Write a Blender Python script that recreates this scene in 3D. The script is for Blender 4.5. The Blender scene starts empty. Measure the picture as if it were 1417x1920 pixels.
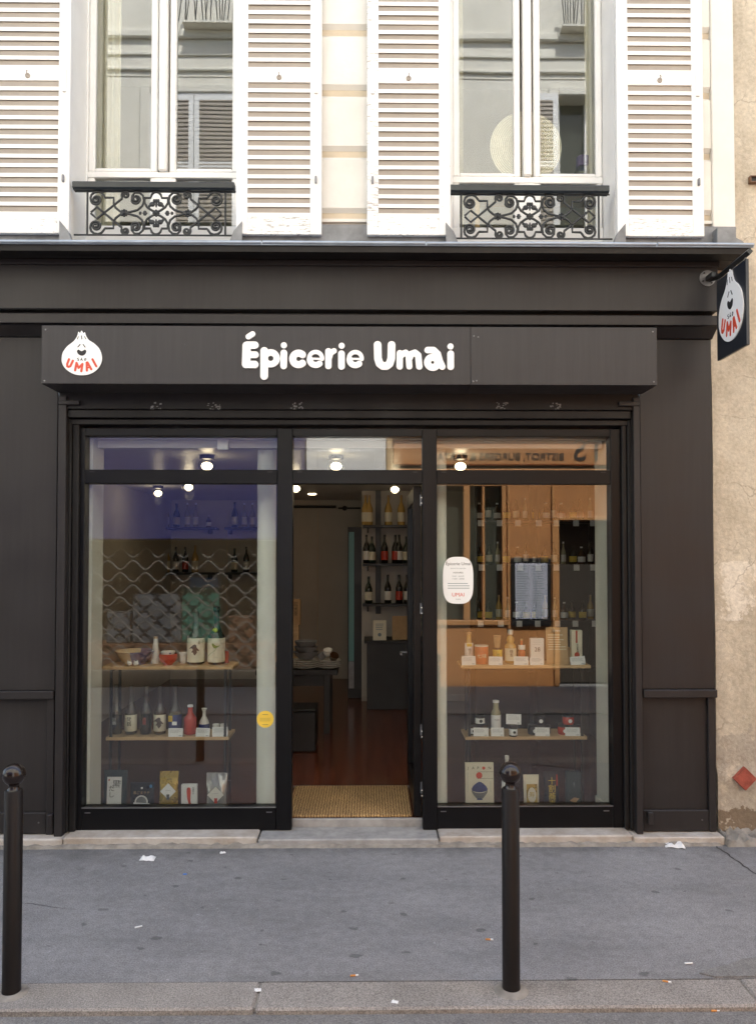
import bpy, bmesh, math, random
import numpy as np
from mathutils import Vector, Matrix
R = math.radians
random.seed(7)
SC = bpy.context.scene
COL = SC.collection

# ------------------------------------------------------------------ camera
FPX, PPX, PPY = 1434.0, 708.5, 1003.0          # focal length and principal point in photo pixels
CAM = Vector((0, -4.8, 1.78)); YAW = R(0.7); PITCH = R(1.5)
cd = bpy.data.cameras.new('camera'); cam = bpy.data.objects.new('camera', cd); COL.objects.link(cam)
cd.sensor_fit = 'VERTICAL'; cd.sensor_height = 36; cd.lens = FPX/1920*36
cd.shift_y = (PPY-960)/1920; cd.clip_start = 0.05; cd.clip_end = 500
fwd = Vector((math.sin(YAW)*math.cos(PITCH), math.cos(YAW)*math.cos(PITCH), math.sin(PITCH)))
cam.location = CAM; cam.rotation_mode = 'QUATERNION'; cam.rotation_quaternion = fwd.to_track_quat('-Z', 'Y')
SC.camera = cam
right = fwd.cross(Vector((0, 0, 1))).normalized(); upv = right.cross(fwd)

# ------------------------------------------------------------------ sky, sun, exposure
SUN_EL, SUN_AZ = 58, 18                        # sun stands behind the shop's own building
w = bpy.data.worlds.new('World'); SC.world = w; w.use_nodes = True
nt = w.node_tree; sky = nt.nodes.new('ShaderNodeTexSky'); sky.sky_type = 'NISHITA'; sky.sun_disc = False
sky.sun_elevation = R(SUN_EL); sky.sun_rotation = R(SUN_AZ); sky.altitude = 50; sky.air_density = 1.0; sky.dust_density = 2.5
bg = nt.nodes['Background']; bg.inputs['Strength'].default_value = 0.15
nt.links.new(sky.outputs[0], bg.inputs['Color'])
sl = bpy.data.lights.new('sun', 'SUN'); sl.energy = 4.0; sl.angle = R(0.6); sl.color = (1, .975, .94)
so = bpy.data.objects.new('sun', sl); COL.objects.link(so)
sd = -Vector((math.sin(R(SUN_AZ))*math.cos(R(SUN_EL)), math.cos(R(SUN_AZ))*math.cos(R(SUN_EL)), math.sin(R(SUN_EL))))
so.rotation_mode = 'QUATERNION'; so.rotation_quaternion = sd.to_track_quat('-Z', 'Y'); so.location = (0, 0, 20)
SC.view_settings.view_transform = 'Standard'; SC.view_settings.look = 'None'; SC.view_settings.gamma = 1
SC.view_settings.use_curve_mapping = False
SC.view_settings.exposure = 1.85
SC.render.engine = 'CYCLES'
SC.cycles.use_denoising = True; SC.cycles.max_bounces = 10; SC.cycles.diffuse_bounces = 6
SC.cycles.transparent_max_bounces = 16; SC.cycles.glossy_bounces = 5; SC.cycles.sample_clamp_indirect = 6
SC.cycles.caustics_reflective = False; SC.cycles.caustics_refractive = False

# ------------------------------------------------------------------ layout helpers: a photo point at a known depth
def P(px, py, Y):
    d = fwd*FPX + right*(px-PPX) + upv*(PPY-py)
    return CAM + d*((Y-CAM.y)/d.y)
def xp(px, Y, py=1040): return P(px, py, Y).x
def zp(py, Y, px=691): return P(px, py, Y).z
def G(px, py, z=0.0):
    d = fwd*FPX + right*(px-PPX) + upv*(PPY-py)
    return CAM + d*((z-CAM.z)/d.z)

# ------------------------------------------------------------------ materials
def nd(nt, t, **k):
    n = nt.nodes.new(t)
    for a, b in k.items(): setattr(n, a, b)
    return n
def ramp(nt, src, stops):
    r = nd(nt, 'ShaderNodeValToRGB'); e = r.color_ramp.elements
    while len(e) < len(stops): e.new(.5)
    for q, (p, c) in zip(e, stops):
        q.position = p; q.color = (*c, 1) if hasattr(c, '__len__') else (c, c, c, 1)
    nt.links.new(src, r.inputs[0]); return r.outputs[0]
def noise(nt, co, scale, detail=4, rough=.55, stretch=None):
    n = nd(nt, 'ShaderNodeTexNoise'); n.inputs['Scale'].default_value = scale
    n.inputs['Detail'].default_value = detail; n.inputs['Roughness'].default_value = rough
    if stretch:
        m = nd(nt, 'ShaderNodeMapping'); m.inputs['Scale'].default_value = stretch
        nt.links.new(co, m.inputs[0]); co = m.outputs[0]
    nt.links.new(co, n.inputs['Vector']); return n.outputs[0]
def mix(nt, f, a, b, mode='MIX'):
    m = nd(nt, 'ShaderNodeMix', data_type='RGBA', blend_type=mode)
    for s, v in ((0, f), (6, a), (7, b)):
        if hasattr(v, 'links'): nt.links.new(v, m.inputs[s])
        elif s == 0: m.inputs[0].default_value = v
        else: m.inputs[s].default_value = (*v, 1)
    return m.outputs[2]
def base(name):
    m = bpy.data.materials.new(name); m.use_nodes = True; nt = m.node_tree
    b = nt.nodes['Principled BSDF']; tc = nd(nt, 'ShaderNodeTexCoord')
    return m, nt, b, tc.outputs['Object']
def bump(nt, b, h, strength, dist=.01):
    n = nd(nt, 'ShaderNodeBump'); n.inputs['Strength'].default_value = strength; n.inputs['Distance'].default_value = dist
    nt.links.new(h, n.inputs['Height']); nt.links.new(n.outputs[0], b.inputs['Normal'])
def mat(name, c, rough=.5, var=0, vs=6, metal=0, bs=0, bscale=60, emit=0, coat=0, c2=None, stretch=None, spec=.5):
    m, nt, b, co = base(name)
    b.inputs['Roughness'].default_value = rough; b.inputs['Metallic'].default_value = metal
    b.inputs['Specular IOR Level'].default_value = spec
    if coat: b.inputs['Coat Weight'].default_value = coat; b.inputs['Coat Roughness'].default_value = .1
    if var or c2:
        n = noise(nt, co, vs, 5, .6, stretch)
        c2 = c2 or tuple(max(0, x*(1-var)) for x in c)
        hi = tuple(min(1, x*(1+var*.4)) for x in c)
        nt.links.new(ramp(nt, n, [(.32, c2), (.68, hi)]), b.inputs['Base Color'])
        nt.links.new(ramp(nt, n, [(.3, min(1, rough*1.15)), (.7, rough*.85)]), b.inputs['Roughness'])
    else: b.inputs['Base Color'].default_value = (*c, 1)
    if bs: bump(nt, b, noise(nt, co, bscale, 4, .6), bs)
    if emit:
        b.inputs['Emission Color'].default_value = (*c, 1); b.inputs['Emission Strength'].default_value = emit
    return m
def glass_mat(name, tint=(1, 1, 1), gain=1.0, rough=0.0, wob=.03):
    m = bpy.data.materials.new(name); m.use_nodes = True; nt = m.node_tree; nt.nodes.clear()
    out = nd(nt, 'ShaderNodeOutputMaterial'); mx = nd(nt, 'ShaderNodeMixShader')
    tr = nd(nt, 'ShaderNodeBsdfTransparent'); tr.inputs[0].default_value = (*tint, 1)
    gl = nd(nt, 'ShaderNodeBsdfGlossy'); gl.inputs['Roughness'].default_value = rough
    geo = nd(nt, 'ShaderNodeNewGeometry'); fr = nd(nt, 'ShaderNodeFresnel')
    io = nd(nt, 'ShaderNodeMapRange'); io.inputs[3].default_value = 1.5; io.inputs[4].default_value = 1/1.5
    nt.links.new(geo.outputs['Backfacing'], io.inputs[0]); nt.links.new(io.outputs[0], fr.inputs[0])
    mu = nd(nt, 'ShaderNodeMath', operation='MULTIPLY', use_clamp=True); mu.inputs[1].default_value = gain
    nt.links.new(fr.outputs[0], mu.inputs[0]); nt.links.new(mu.outputs[0], mx.inputs[0])
    nt.links.new(tr.outputs[0], mx.inputs[1]); nt.links.new(gl.outputs[0], mx.inputs[2]); nt.links.new(mx.outputs[0], out.inputs[0])
    # old panes are never perfectly flat
    tc = nd(nt, 'ShaderNodeTexCoord'); n = noise(nt, tc.outputs['Object'], 1.7, 1, .4)
    bp = nd(nt, 'ShaderNodeBump'); bp.inputs['Strength'].default_value = wob if rough == 0 else 0; bp.inputs['Distance'].default_value = .02
    nt.links.new(n, bp.inputs['Height']); nt.links.new(bp.outputs[0], gl.inputs['Normal'])
    return m

def mat_asphalt(name, c, dark, spots=True):
    m, nt, b, co = base(name)
    big = noise(nt, co, .9, 4, .6); fine = noise(nt, co, 150, 4, .75); mid = noise(nt, co, 22, 6, .7)
    col = ramp(nt, big, [(.3, tuple(x*.86 for x in c)), (.7, tuple(x*1.1 for x in c))])
    col = mix(nt, .7, col, ramp(nt, fine, [(.3, .2), (.5, .95), (.7, 1.75)]), 'MULTIPLY')
    col = mix(nt, .5, col, ramp(nt, mid, [(.3, .62), (.65, 1.2)]), 'MULTIPLY')
    if spots:
        v = nd(nt, 'ShaderNodeTexVoronoi', feature='F1', voronoi_dimensions='2D'); v.inputs['Scale'].default_value = 3.2; v.inputs['Randomness'].default_value = 1
        wob = nd(nt, 'ShaderNodeMapping'); wob.inputs['Scale'].default_value = (1, 1.35, 1)
        dn = nd(nt, 'ShaderNodeVectorMath', operation='MULTIPLY_ADD'); dn.inputs[1].default_value = (.07, .07, .07)
        nn = nd(nt, 'ShaderNodeTexNoise'); nn.inputs['Scale'].default_value = 14
        nt.links.new(co, nn.inputs['Vector']); nt.links.new(nn.outputs['Color'], dn.inputs[0]); nt.links.new(co, dn.inputs[2])
        nt.links.new(dn.outputs[0], wob.inputs[0]); nt.links.new(wob.outputs[0], v.inputs['Vector'])
        sz = nd(nt, 'ShaderNodeSeparateColor'); nt.links.new(v.outputs['Color'], sz.inputs[0])
        th = nd(nt, 'ShaderNodeMath', operation='MULTIPLY'); th.inputs[1].default_value = .1; nt.links.new(sz.outputs[0], th.inputs[0])
        lt = nd(nt, 'ShaderNodeMath', operation='SUBTRACT'); nt.links.new(th.outputs[0], lt.inputs[0]); nt.links.new(v.outputs['Distance'], lt.inputs[1])
        k = ramp(nt, lt.outputs[0], [(0, 0), (.03, .55)])
        col = mix(nt, k, col, dark)
        sp_ = nd(nt, 'ShaderNodeSeparateXYZ'); nt.links.new(co, sp_.inputs[0])
        dn2 = nd(nt, 'ShaderNodeMath', operation='MULTIPLY_ADD'); dn2.inputs[1].default_value = .5; nt.links.new(noise(nt, co, 5, 6, .7), dn2.inputs[0]); nt.links.new(sp_.outputs[1], dn2.inputs[2])
        col = mix(nt, ramp(nt, dn2.outputs[0], [(.0, 0), (.22, .65)]), col, dark)
        big2 = noise(nt, co, 1, 6, .65, (.8, 2.4, 1)); col = mix(nt, .8, col, ramp(nt, big2, [(.3, .72), (.5, 1), (.7, 1.2)]), 'MULTIPLY')
        drip = noise(nt, co, 7, 3, .5); col = mix(nt, ramp(nt, drip, [(.70, 0), (.74, .35)]), col, dark)
        # pale worn flecks
        fl = noise(nt, co, 48, 2, .5); col = mix(nt, ramp(nt, fl, [(.72, 0), (.76, .5)]), col, tuple(min(1, x*2.2) for x in c))
    nt.links.new(col, b.inputs['Base Color']); b.inputs['Roughness'].default_value = .85
    bump(nt, b, fine, .35, .004); return m
def mat_granite(name, c):
    m, nt, b, co = base(name)
    f1 = noise(nt, co, 170, 3, .7); f2 = noise(nt, co, 3, 5, .6)
    col = ramp(nt, f1, [(.3, tuple(x*.45 for x in c)), (.48, c), (.62, tuple(min(1, x*1.5) for x in c))])
    col = mix(nt, .8, col, ramp(nt, f2, [(.3, .7), (.7, 1.12)]), 'MULTIPLY')
    nt.links.new(col, b.inputs['Base Color']); b.inputs['Roughness'].default_value = .8
    bump(nt, b, f1, .4, .004); return m
def mat_plaster(name):      # neighbour: old beige render, flaking to pale lime and grey at the foot
    m, nt, b, co = base(name)
    n1 = noise(nt, co, 2.2, 8, .62); n2 = noise(nt, co, 7, 9, .7); n3 = noise(nt, co, 40, 4, .6)
    col = ramp(nt, n1, [(.3, (.43, .37, .28)), (.55, (.58, .515, .41)), (.75, (.65, .59, .48))])
    sep = nd(nt, 'ShaderNodeSeparateXYZ'); nt.links.new(co, sep.inputs[0])
    # a flaked patch with its own shape about hip to shoulder height, and another above head height
    def band(z0, z1, soft):
        a = nd(nt, 'ShaderNodeMapRange'); a.inputs[1].default_value = z0-soft; a.inputs[2].default_value = z0+soft
        c_ = nd(nt, 'ShaderNodeMapRange'); c_.inputs[1].default_value = z1+soft; c_.inputs[2].default_value = z1-soft
        mm = nd(nt, 'ShaderNodeMath', operation='MULTIPLY')
        nt.links.new(sep.outputs[2], a.inputs[0]); nt.links.new(sep.outputs[2], c_.inputs[0])
        nt.links.new(a.outputs[0], mm.inputs[0]); nt.links.new(c_.outputs[0], mm.inputs[1]); return mm.outputs[0]
    def flake(z0, z1, soft, lim):
        ad = nd(nt, 'ShaderNodeMath', operation='ADD'); nt.links.new(band(z0, z1, soft), ad.inputs[0]); nt.links.new(n2, ad.inputs[1])
        return ramp(nt, ad.outputs[0], [(lim, 0), (lim+.02, 1)])
    def scaled(src, k):
        q = nd(nt, 'ShaderNodeMath', operation='MULTIPLY'); q.inputs[1].default_value = k; nt.links.new(src, q.inputs[0]); return q.outputs[0]
    def flk(z0, z1, soft, lim):
        ad = nd(nt, 'ShaderNodeMath', operation='ADD'); nt.links.new(scaled(band(z0, z1, soft), .5), ad.inputs[0]); nt.links.new(scaled(n2, .5), ad.inputs[1])
        return ramp(nt, ad.outputs[0], [(lim, 0), (lim+.015, 1)])
    col = mix(nt, flk(1.32, 1.78, .05, .745), col, (.70, .64, .54))
    col = mix(nt, flk(3.45, 4.35, .5, .76), col, (.68, .62, .52))
    col = mix(nt, flk(-.2, .95, .35, .70), col, (.44, .39, .32))
    col = mix(nt, flk(-.2, .36, .22, .72), col, (.22, .17, .12))
    col = mix(nt, .7, col, ramp(nt, n3, [(.3, .7), (.7, 1.12)]), 'MULTIPLY')
    vo = nd(nt, 'ShaderNodeTexVoronoi', feature='DISTANCE_TO_EDGE'); vo.inputs['Scale'].default_value = 2.6
    ds = nd(nt, 'ShaderNodeVectorMath', operation='MULTIPLY_ADD'); ds.inputs[1].default_value = (.35, .35, .35)
    nx_ = nd(nt, 'ShaderNodeTexNoise'); nx_.inputs['Scale'].default_value = 4; nx_.inputs['Detail'].default_value = 6
    nt.links.new(co, nx_.inputs['Vector']); nt.links.new(nx_.outputs['Color'], ds.inputs[0]); nt.links.new(co, ds.inputs[2]); nt.links.new(ds.outputs[0], vo.inputs['Vector'])
    ck = mix(nt, ramp(nt, n1, [(.45, 0), (.6, 1)]), (0, 0, 0), ramp(nt, vo.outputs['Distance'], [(.005, .4), (.014, 0)]))
    col = mix(nt, ck, col, (.13, .10, .07))
    st_ = noise(nt, co, 1, 5, .6, (9, 9, .7)); col = mix(nt, .6, col, ramp(nt, st_, [(.32, .86), (.62, 1.06)]), 'MULTIPLY')
    nt.links.new(col, b.inputs['Base Color']); b.inputs['Roughness'].default_value = .92
    bump(nt, b, n2, .7, .025); return m
def mat_whitepaint(name, c=(.80, .80, .78), lim=.70):    # old gloss paint, cracked along the grain
    m, nt, b, co = base(name)
    n = noise(nt, co, 1, 8, .7, (22, 22, 150)); big = noise(nt, co, 3, 3, .5)
    ad = nd(nt, 'ShaderNodeMath', operation='MULTIPLY_ADD'); ad.inputs[1].default_value = .35
    nt.links.new(big, ad.inputs[0]); nt.links.new(n, ad.inputs[2])
    k = ramp(nt, ad.outputs[0], [(lim+.12, 0), (lim+.15, .8)])
    col = mix(nt, k, c, (.30, .28, .26))
    nt.links.new(col, b.inputs['Base Color']); b.inputs['Roughness'].default_value = .45
    bump(nt, b, n, .12, .003); return m
def mat_brown(name, c, rough=.42):       # the shopfront's satin paint: scuffs, chips, faint streaks
    m, nt, b, co = base(name)
    st = noise(nt, co, 1, 5, .6, (30, 30, 1.5)); bl = noise(nt, co, 2.5, 5, .6); ch = noise(nt, co, 24, 6, .7)
    col = mix(nt, .6, c, ramp(nt, st, [(.3, .82), (.7, 1.15)]), 'MULTIPLY')
    col = mix(nt, .6, col, ramp(nt, bl, [(.3, .85), (.7, 1.12)]), 'MULTIPLY')
    col = mix(nt, ramp(nt, ch, [(.70, 0), (.72, .5)]), col, tuple(x*3 for x in c))
    nt.links.new(col, b.inputs['Base Color'])
    b.inputs['Specular IOR Level'].default_value = .28
    nt.links.new(ramp(nt, bl, [(.3, rough*.8), (.7, rough*1.3)]), b.inputs['Roughness'])
    bm_ = noise(nt, co, 1, 4, .6, (160, 160, 5)); bump(nt, b, mix(nt, .5, ch, bm_), .16, .003); return m
def mat_wood(name, c, c2, sc=(3, 40, 40), rough=.5):
    m, nt, b, co = base(name)
    n = noise(nt, co, 1, 6, .6, sc)
    nt.links.new(ramp(nt, n, [(.3, c2), (.65, c)]), b.inputs['Base Color']); b.inputs['Roughness'].default_value = rough
    bump(nt, b, n, .1, .002); return m
def mat_mat(name):          # coir mat: fine ribs across the doorway
    m, nt, b, co = base(name)
    wv = nd(nt, 'ShaderNodeTexWave', wave_type='BANDS', bands_direction='X'); wv.inputs['Scale'].default_value = 17
    wv.inputs['Distortion'].default_value = 4.5; wv.inputs['Detail'].default_value = 3; wv.inputs['Detail Scale'].default_value = 3
    nt.links.new(co, wv.inputs[0]); f = noise(nt, co, 220, 3, .7); g = noise(nt, co, 5, 4, .6)
    col = ramp(nt, wv.outputs[1], [(.15, (.20, .115, .045)), (.7, (.50, .33, .15))])
    col = mix(nt, .7, col, ramp(nt, f, [(.3, .45), (.7, 1.4)]), 'MULTIPLY')
    col = mix(nt, .8, col, ramp(nt, g, [(.3, .65), (.7, 1.15)]), 'MULTIPLY')
    nt.links.new(col, b.inputs['Base Color']); b.inputs['Roughness'].default_value = .95
    bump(nt, b, wv.outputs[1], .6, .006); return m
def mat_halfbowl(name):
    m, nt, b, co = base(name)
    s = nd(nt, 'ShaderNodeSeparateXYZ'); nt.links.new(co, s.inputs[0])
    nt.links.new(mix(nt, ramp(nt, s.outputs[0], [(0, 0), (.004, 1)]), (.62, .47, .28), (.13, .12, .22)), b.inputs['Base Color'])
    b.inputs['Roughness'].default_value = .25; return m
def mat_straw(name):
    m, nt, b, co = base(name)
    wv = nd(nt, 'ShaderNodeTexWave', wave_type='RINGS', rings_direction='Y'); wv.inputs['Scale'].default_value = 24
    wv.inputs['Distortion'].default_value = .6; nt.links.new(co, wv.inputs[0])
    col = mix(nt, .7, ramp(nt, wv.outputs[1], [(0, (.62, .54, .38)), (.6, (.82, .77, .62))]), ramp(nt, noise(nt, co, 60, 3, .6), [(.3, .8), (.7, 1.05)]), 'MULTIPLY')
    nt.links.new(col, b.inputs['Base Color']); b.inputs['Roughness'].default_value = .8; bump(nt, b, wv.outputs[1], .5, .004); return m

M = {}
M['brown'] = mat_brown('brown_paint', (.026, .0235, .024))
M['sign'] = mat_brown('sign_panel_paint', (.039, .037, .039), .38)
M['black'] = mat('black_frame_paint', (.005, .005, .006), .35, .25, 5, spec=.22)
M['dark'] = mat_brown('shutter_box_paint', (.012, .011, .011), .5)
M['letter'] = mat('white_letter', (.86, .87, .87), .35)
M['red'] = mat('red_letter', (.62, .07, .03), .4)
M['ink'] = mat('black_ink', (.012, .012, .012), .6)
M['navy'] = mat('hanging_sign_navy', (.016, .020, .028), .35, .15)
M['steel'] = mat('grey_steel', (.20, .20, .21), .4, .2, 12, metal=.6)
M['zinc'] = mat('zinc_sheet', (.34, .40, .48), .4, .2, 7, metal=.4)
M['zincdull'] = mat('weathered_zinc', (.22, .225, .23), .6, .3, 9, metal=.25)
M['cream'] = mat('cream_stone_paint', (.73, .715, .665), .75, .10, 2.2, bs=.15, bscale=30)
M['creamjoint'] = mat('cream_joint', (.60, .52, .40), .8, .15, 4)
M['plaster'] = mat_plaster('old_plaster')
M['white'] = mat_whitepaint('white_paint', lim=.74)
M['worn'] = mat_whitepaint('worn_white_paint', lim=.62)
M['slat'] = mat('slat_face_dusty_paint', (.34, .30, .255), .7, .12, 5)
M['winwhite'] = mat('window_white', (.84, .84, .82), .4, .05, 5)
M['iron'] = mat('cast_iron', (.030, .033, .035), .45, .3, 30, metal=.3, bs=.1)
M['handrail'] = mat('black_handrail', (.016, .020, .021), .35, .2, 9)
M['bollard'] = mat_brown('bollard_paint', (.010, .0075, .007), .46)
M['ball'] = mat('bollard_ball', (.014, .009, .008), .16, .2, 40, bs=.05, bscale=60)
M['asphalt'] = mat_asphalt('pavement_asphalt', (.235, .233, .238), (.055, .055, .056))
M['road'] = mat_asphalt('road_asphalt', (.20, .195, .19), (.06, .06, .06), False)
M['tar'] = mat('tar', (.03, .03, .03), .7)
M['ogrille'] = mat('dull_grille_steel', (.12, .11, .10), .6)
M['kerb'] = mat_granite('kerb_granite', (.27, .25, .23))
M['step'] = mat('pale_stone_step', (.48, .455, .425), .65, .22, 9, bs=.3, bscale=40, c2=(.36, .31, .26))
M['sill'] = mat('grey_stone_sill', (.34, .335, .33), .7, .25, 12, bs=.25, bscale=50)
M['mortar'] = mat('mortar_grey', (.28, .26, .23), .95, .35, 14, bs=.6, bscale=30)
M['glass'] = glass_mat('shop_glass', (.92, .94, .93), 2.4, wob=.012)
M['winglass'] = glass_mat('window_glass', (.91, .93, .91), 2.9, wob=.02)
M['bglass'] = glass_mat('clear_bottle_glass', (.82, .82, .80), 2.0, .03)
M['iwall'] = mat('shop_wall_white', (.52, .49, .43), .7, .06, 3)
M['ceil'] = mat('shop_ceiling', (.62, .61, .58), .35, .05, 3)
M['floor'] = mat_wood('red_brown_floor', (.16, .045, .022), (.07, .018, .010), (18, 1.5, 1), .16)
M['post'] = mat('white_column', (.85, .86, .78), .5, .06, 4)
M['mat'] = mat_mat('coir')
M['iblack'] = mat('black_furniture', (.012, .012, .013), .45, .2)
M['oak'] = mat_wood('oak_board', (.62, .44, .24), (.45, .29, .14), (3, 50, 50))
M['kraft'] = mat('kraft_card', (.46, .31, .16), .8, .1, 20)
M['card'] = mat('card_white', (.80, .82, .82), .6)
M['print'] = mat('grey_print', (.22, .27, .29), .7)
M['cream2'] = mat('cream_label', (.74, .70, .55), .6, .04)
M['bulb'] = mat('lit_globe', (1, .80, .52), .3, emit=5)
M['lampbase'] = mat('lamp_base', (.02, .02, .022), .4)
M['bdark'] = mat('dark_bottle_glass', (.012, .009, .006), .08, coat=.3)
M['bgreen'] = mat('green_bottle_glass', (.010, .022, .014), .08, coat=.3)
M['bbrown'] = mat('brown_bottle_glass', (.05, .022, .008), .08, coat=.3)
M['amber'] = mat('amber_liquid', (.52, .34, .10), .12, coat=.3)
M['pale'] = mat('pale_liquid', (.36, .34, .22), .12, coat=.3)
M['ceramic'] = mat('white_ceramic', (.74, .73, .68), .2)
M['redc'] = mat('red_lacquer', (.48, .05, .025), .2)
M['orange'] = mat('red_orange_tin', (.62, .14, .04), .4, .25, 30)
M['gold'] = mat('gold_foil', (.62, .44, .10), .28, .3, 18, metal=.6, bs=.3, bscale=25)
M['silver'] = mat('silver_foil', (.60, .60, .58), .25, .25, 14, metal=.7, bs=.35, bscale=22)
M['blackfoil'] = mat('black_foil', (.014, .015, .022), .3, .3, 18, bs=.2, bscale=25)
M['blue'] = mat('blue_print', (.035, .05, .20), .5, .3, 60)
M['teal'] = mat('dark_teal_box', (.03, .05, .055), .45, .2)
M['yellow'] = mat('yellow_sticker', (.82, .58, .07), .45)
M['yellowp'] = mat('yellow_print', (.72, .52, .06), .55, .2, 40)
M['green'] = mat('green_print', (.18, .26, .03), .55)
M['lime'] = mat('lime_seal', (.45, .58, .10), .5)
M['brownp'] = mat('brown_print', (.10, .07, .06), .6, .3, 60)
M['fridge'] = mat('fridge_light', (.10, .21, .20), .5, emit=.02)
M['curtain'] = mat('linen_curtain', (.66, .61, .48), .9, .08, 8)
M['room'] = mat('upstairs_wall', (.50, .47, .40), .85, .05)
M['straw'] = mat_straw('straw')
M['purple'] = mat('purple_cap', (.10, .06, .18), .4)
M['tile'] = mat('red_diamond_tile', (.32, .07, .045), .7, .35, 22, bs=.5, bscale=20)
M['paper'] = mat('litter_paper', (.78, .79, .80), .8, .08, 30, bs=.4, bscale=25)
M['filter'] = mat('cigarette_filter', (.58, .25, .07), .8)
M['bluelit'] = mat('blue_scrap', (.08, .2, .55), .6)
M['oblue'] = mat('blue_shopfront_paint', (.030, .034, .15), .5, .1, 3)
M['oorange'] = mat('orange_bistro_paint', (.52, .23, .08), .55, .12, 3)
M['omould'] = mat('orange_moulding', (.56, .27, .10), .5, .1)
M['ocream'] = mat('opposite_stone', (.78, .75, .66), .8, .12, 1.4)
M['oglass'] = mat('opposite_window_glass', (.06, .065, .05), .1)
M['owood'] = mat_wood('brown_crates', (.16, .075, .035), (.09, .04, .02))
M['ogreen'] = mat('green_packs', (.03, .15, .11), .5, .4, 12)
M['ogrey'] = mat('grey_packs', (.09, .10, .115), .5, .4, 9)
M['obluep'] = mat('blue_packs', (.06, .22, .42), .5, .4, 9)
M['odark'] = mat('dark_interior', (.05, .04, .03), .8)
M['menu'] = mat('menu_sheet', (.52, .53, .62), .6, .06)
M['halfbowl'] = mat_halfbowl('half_and_half_glaze')

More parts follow.
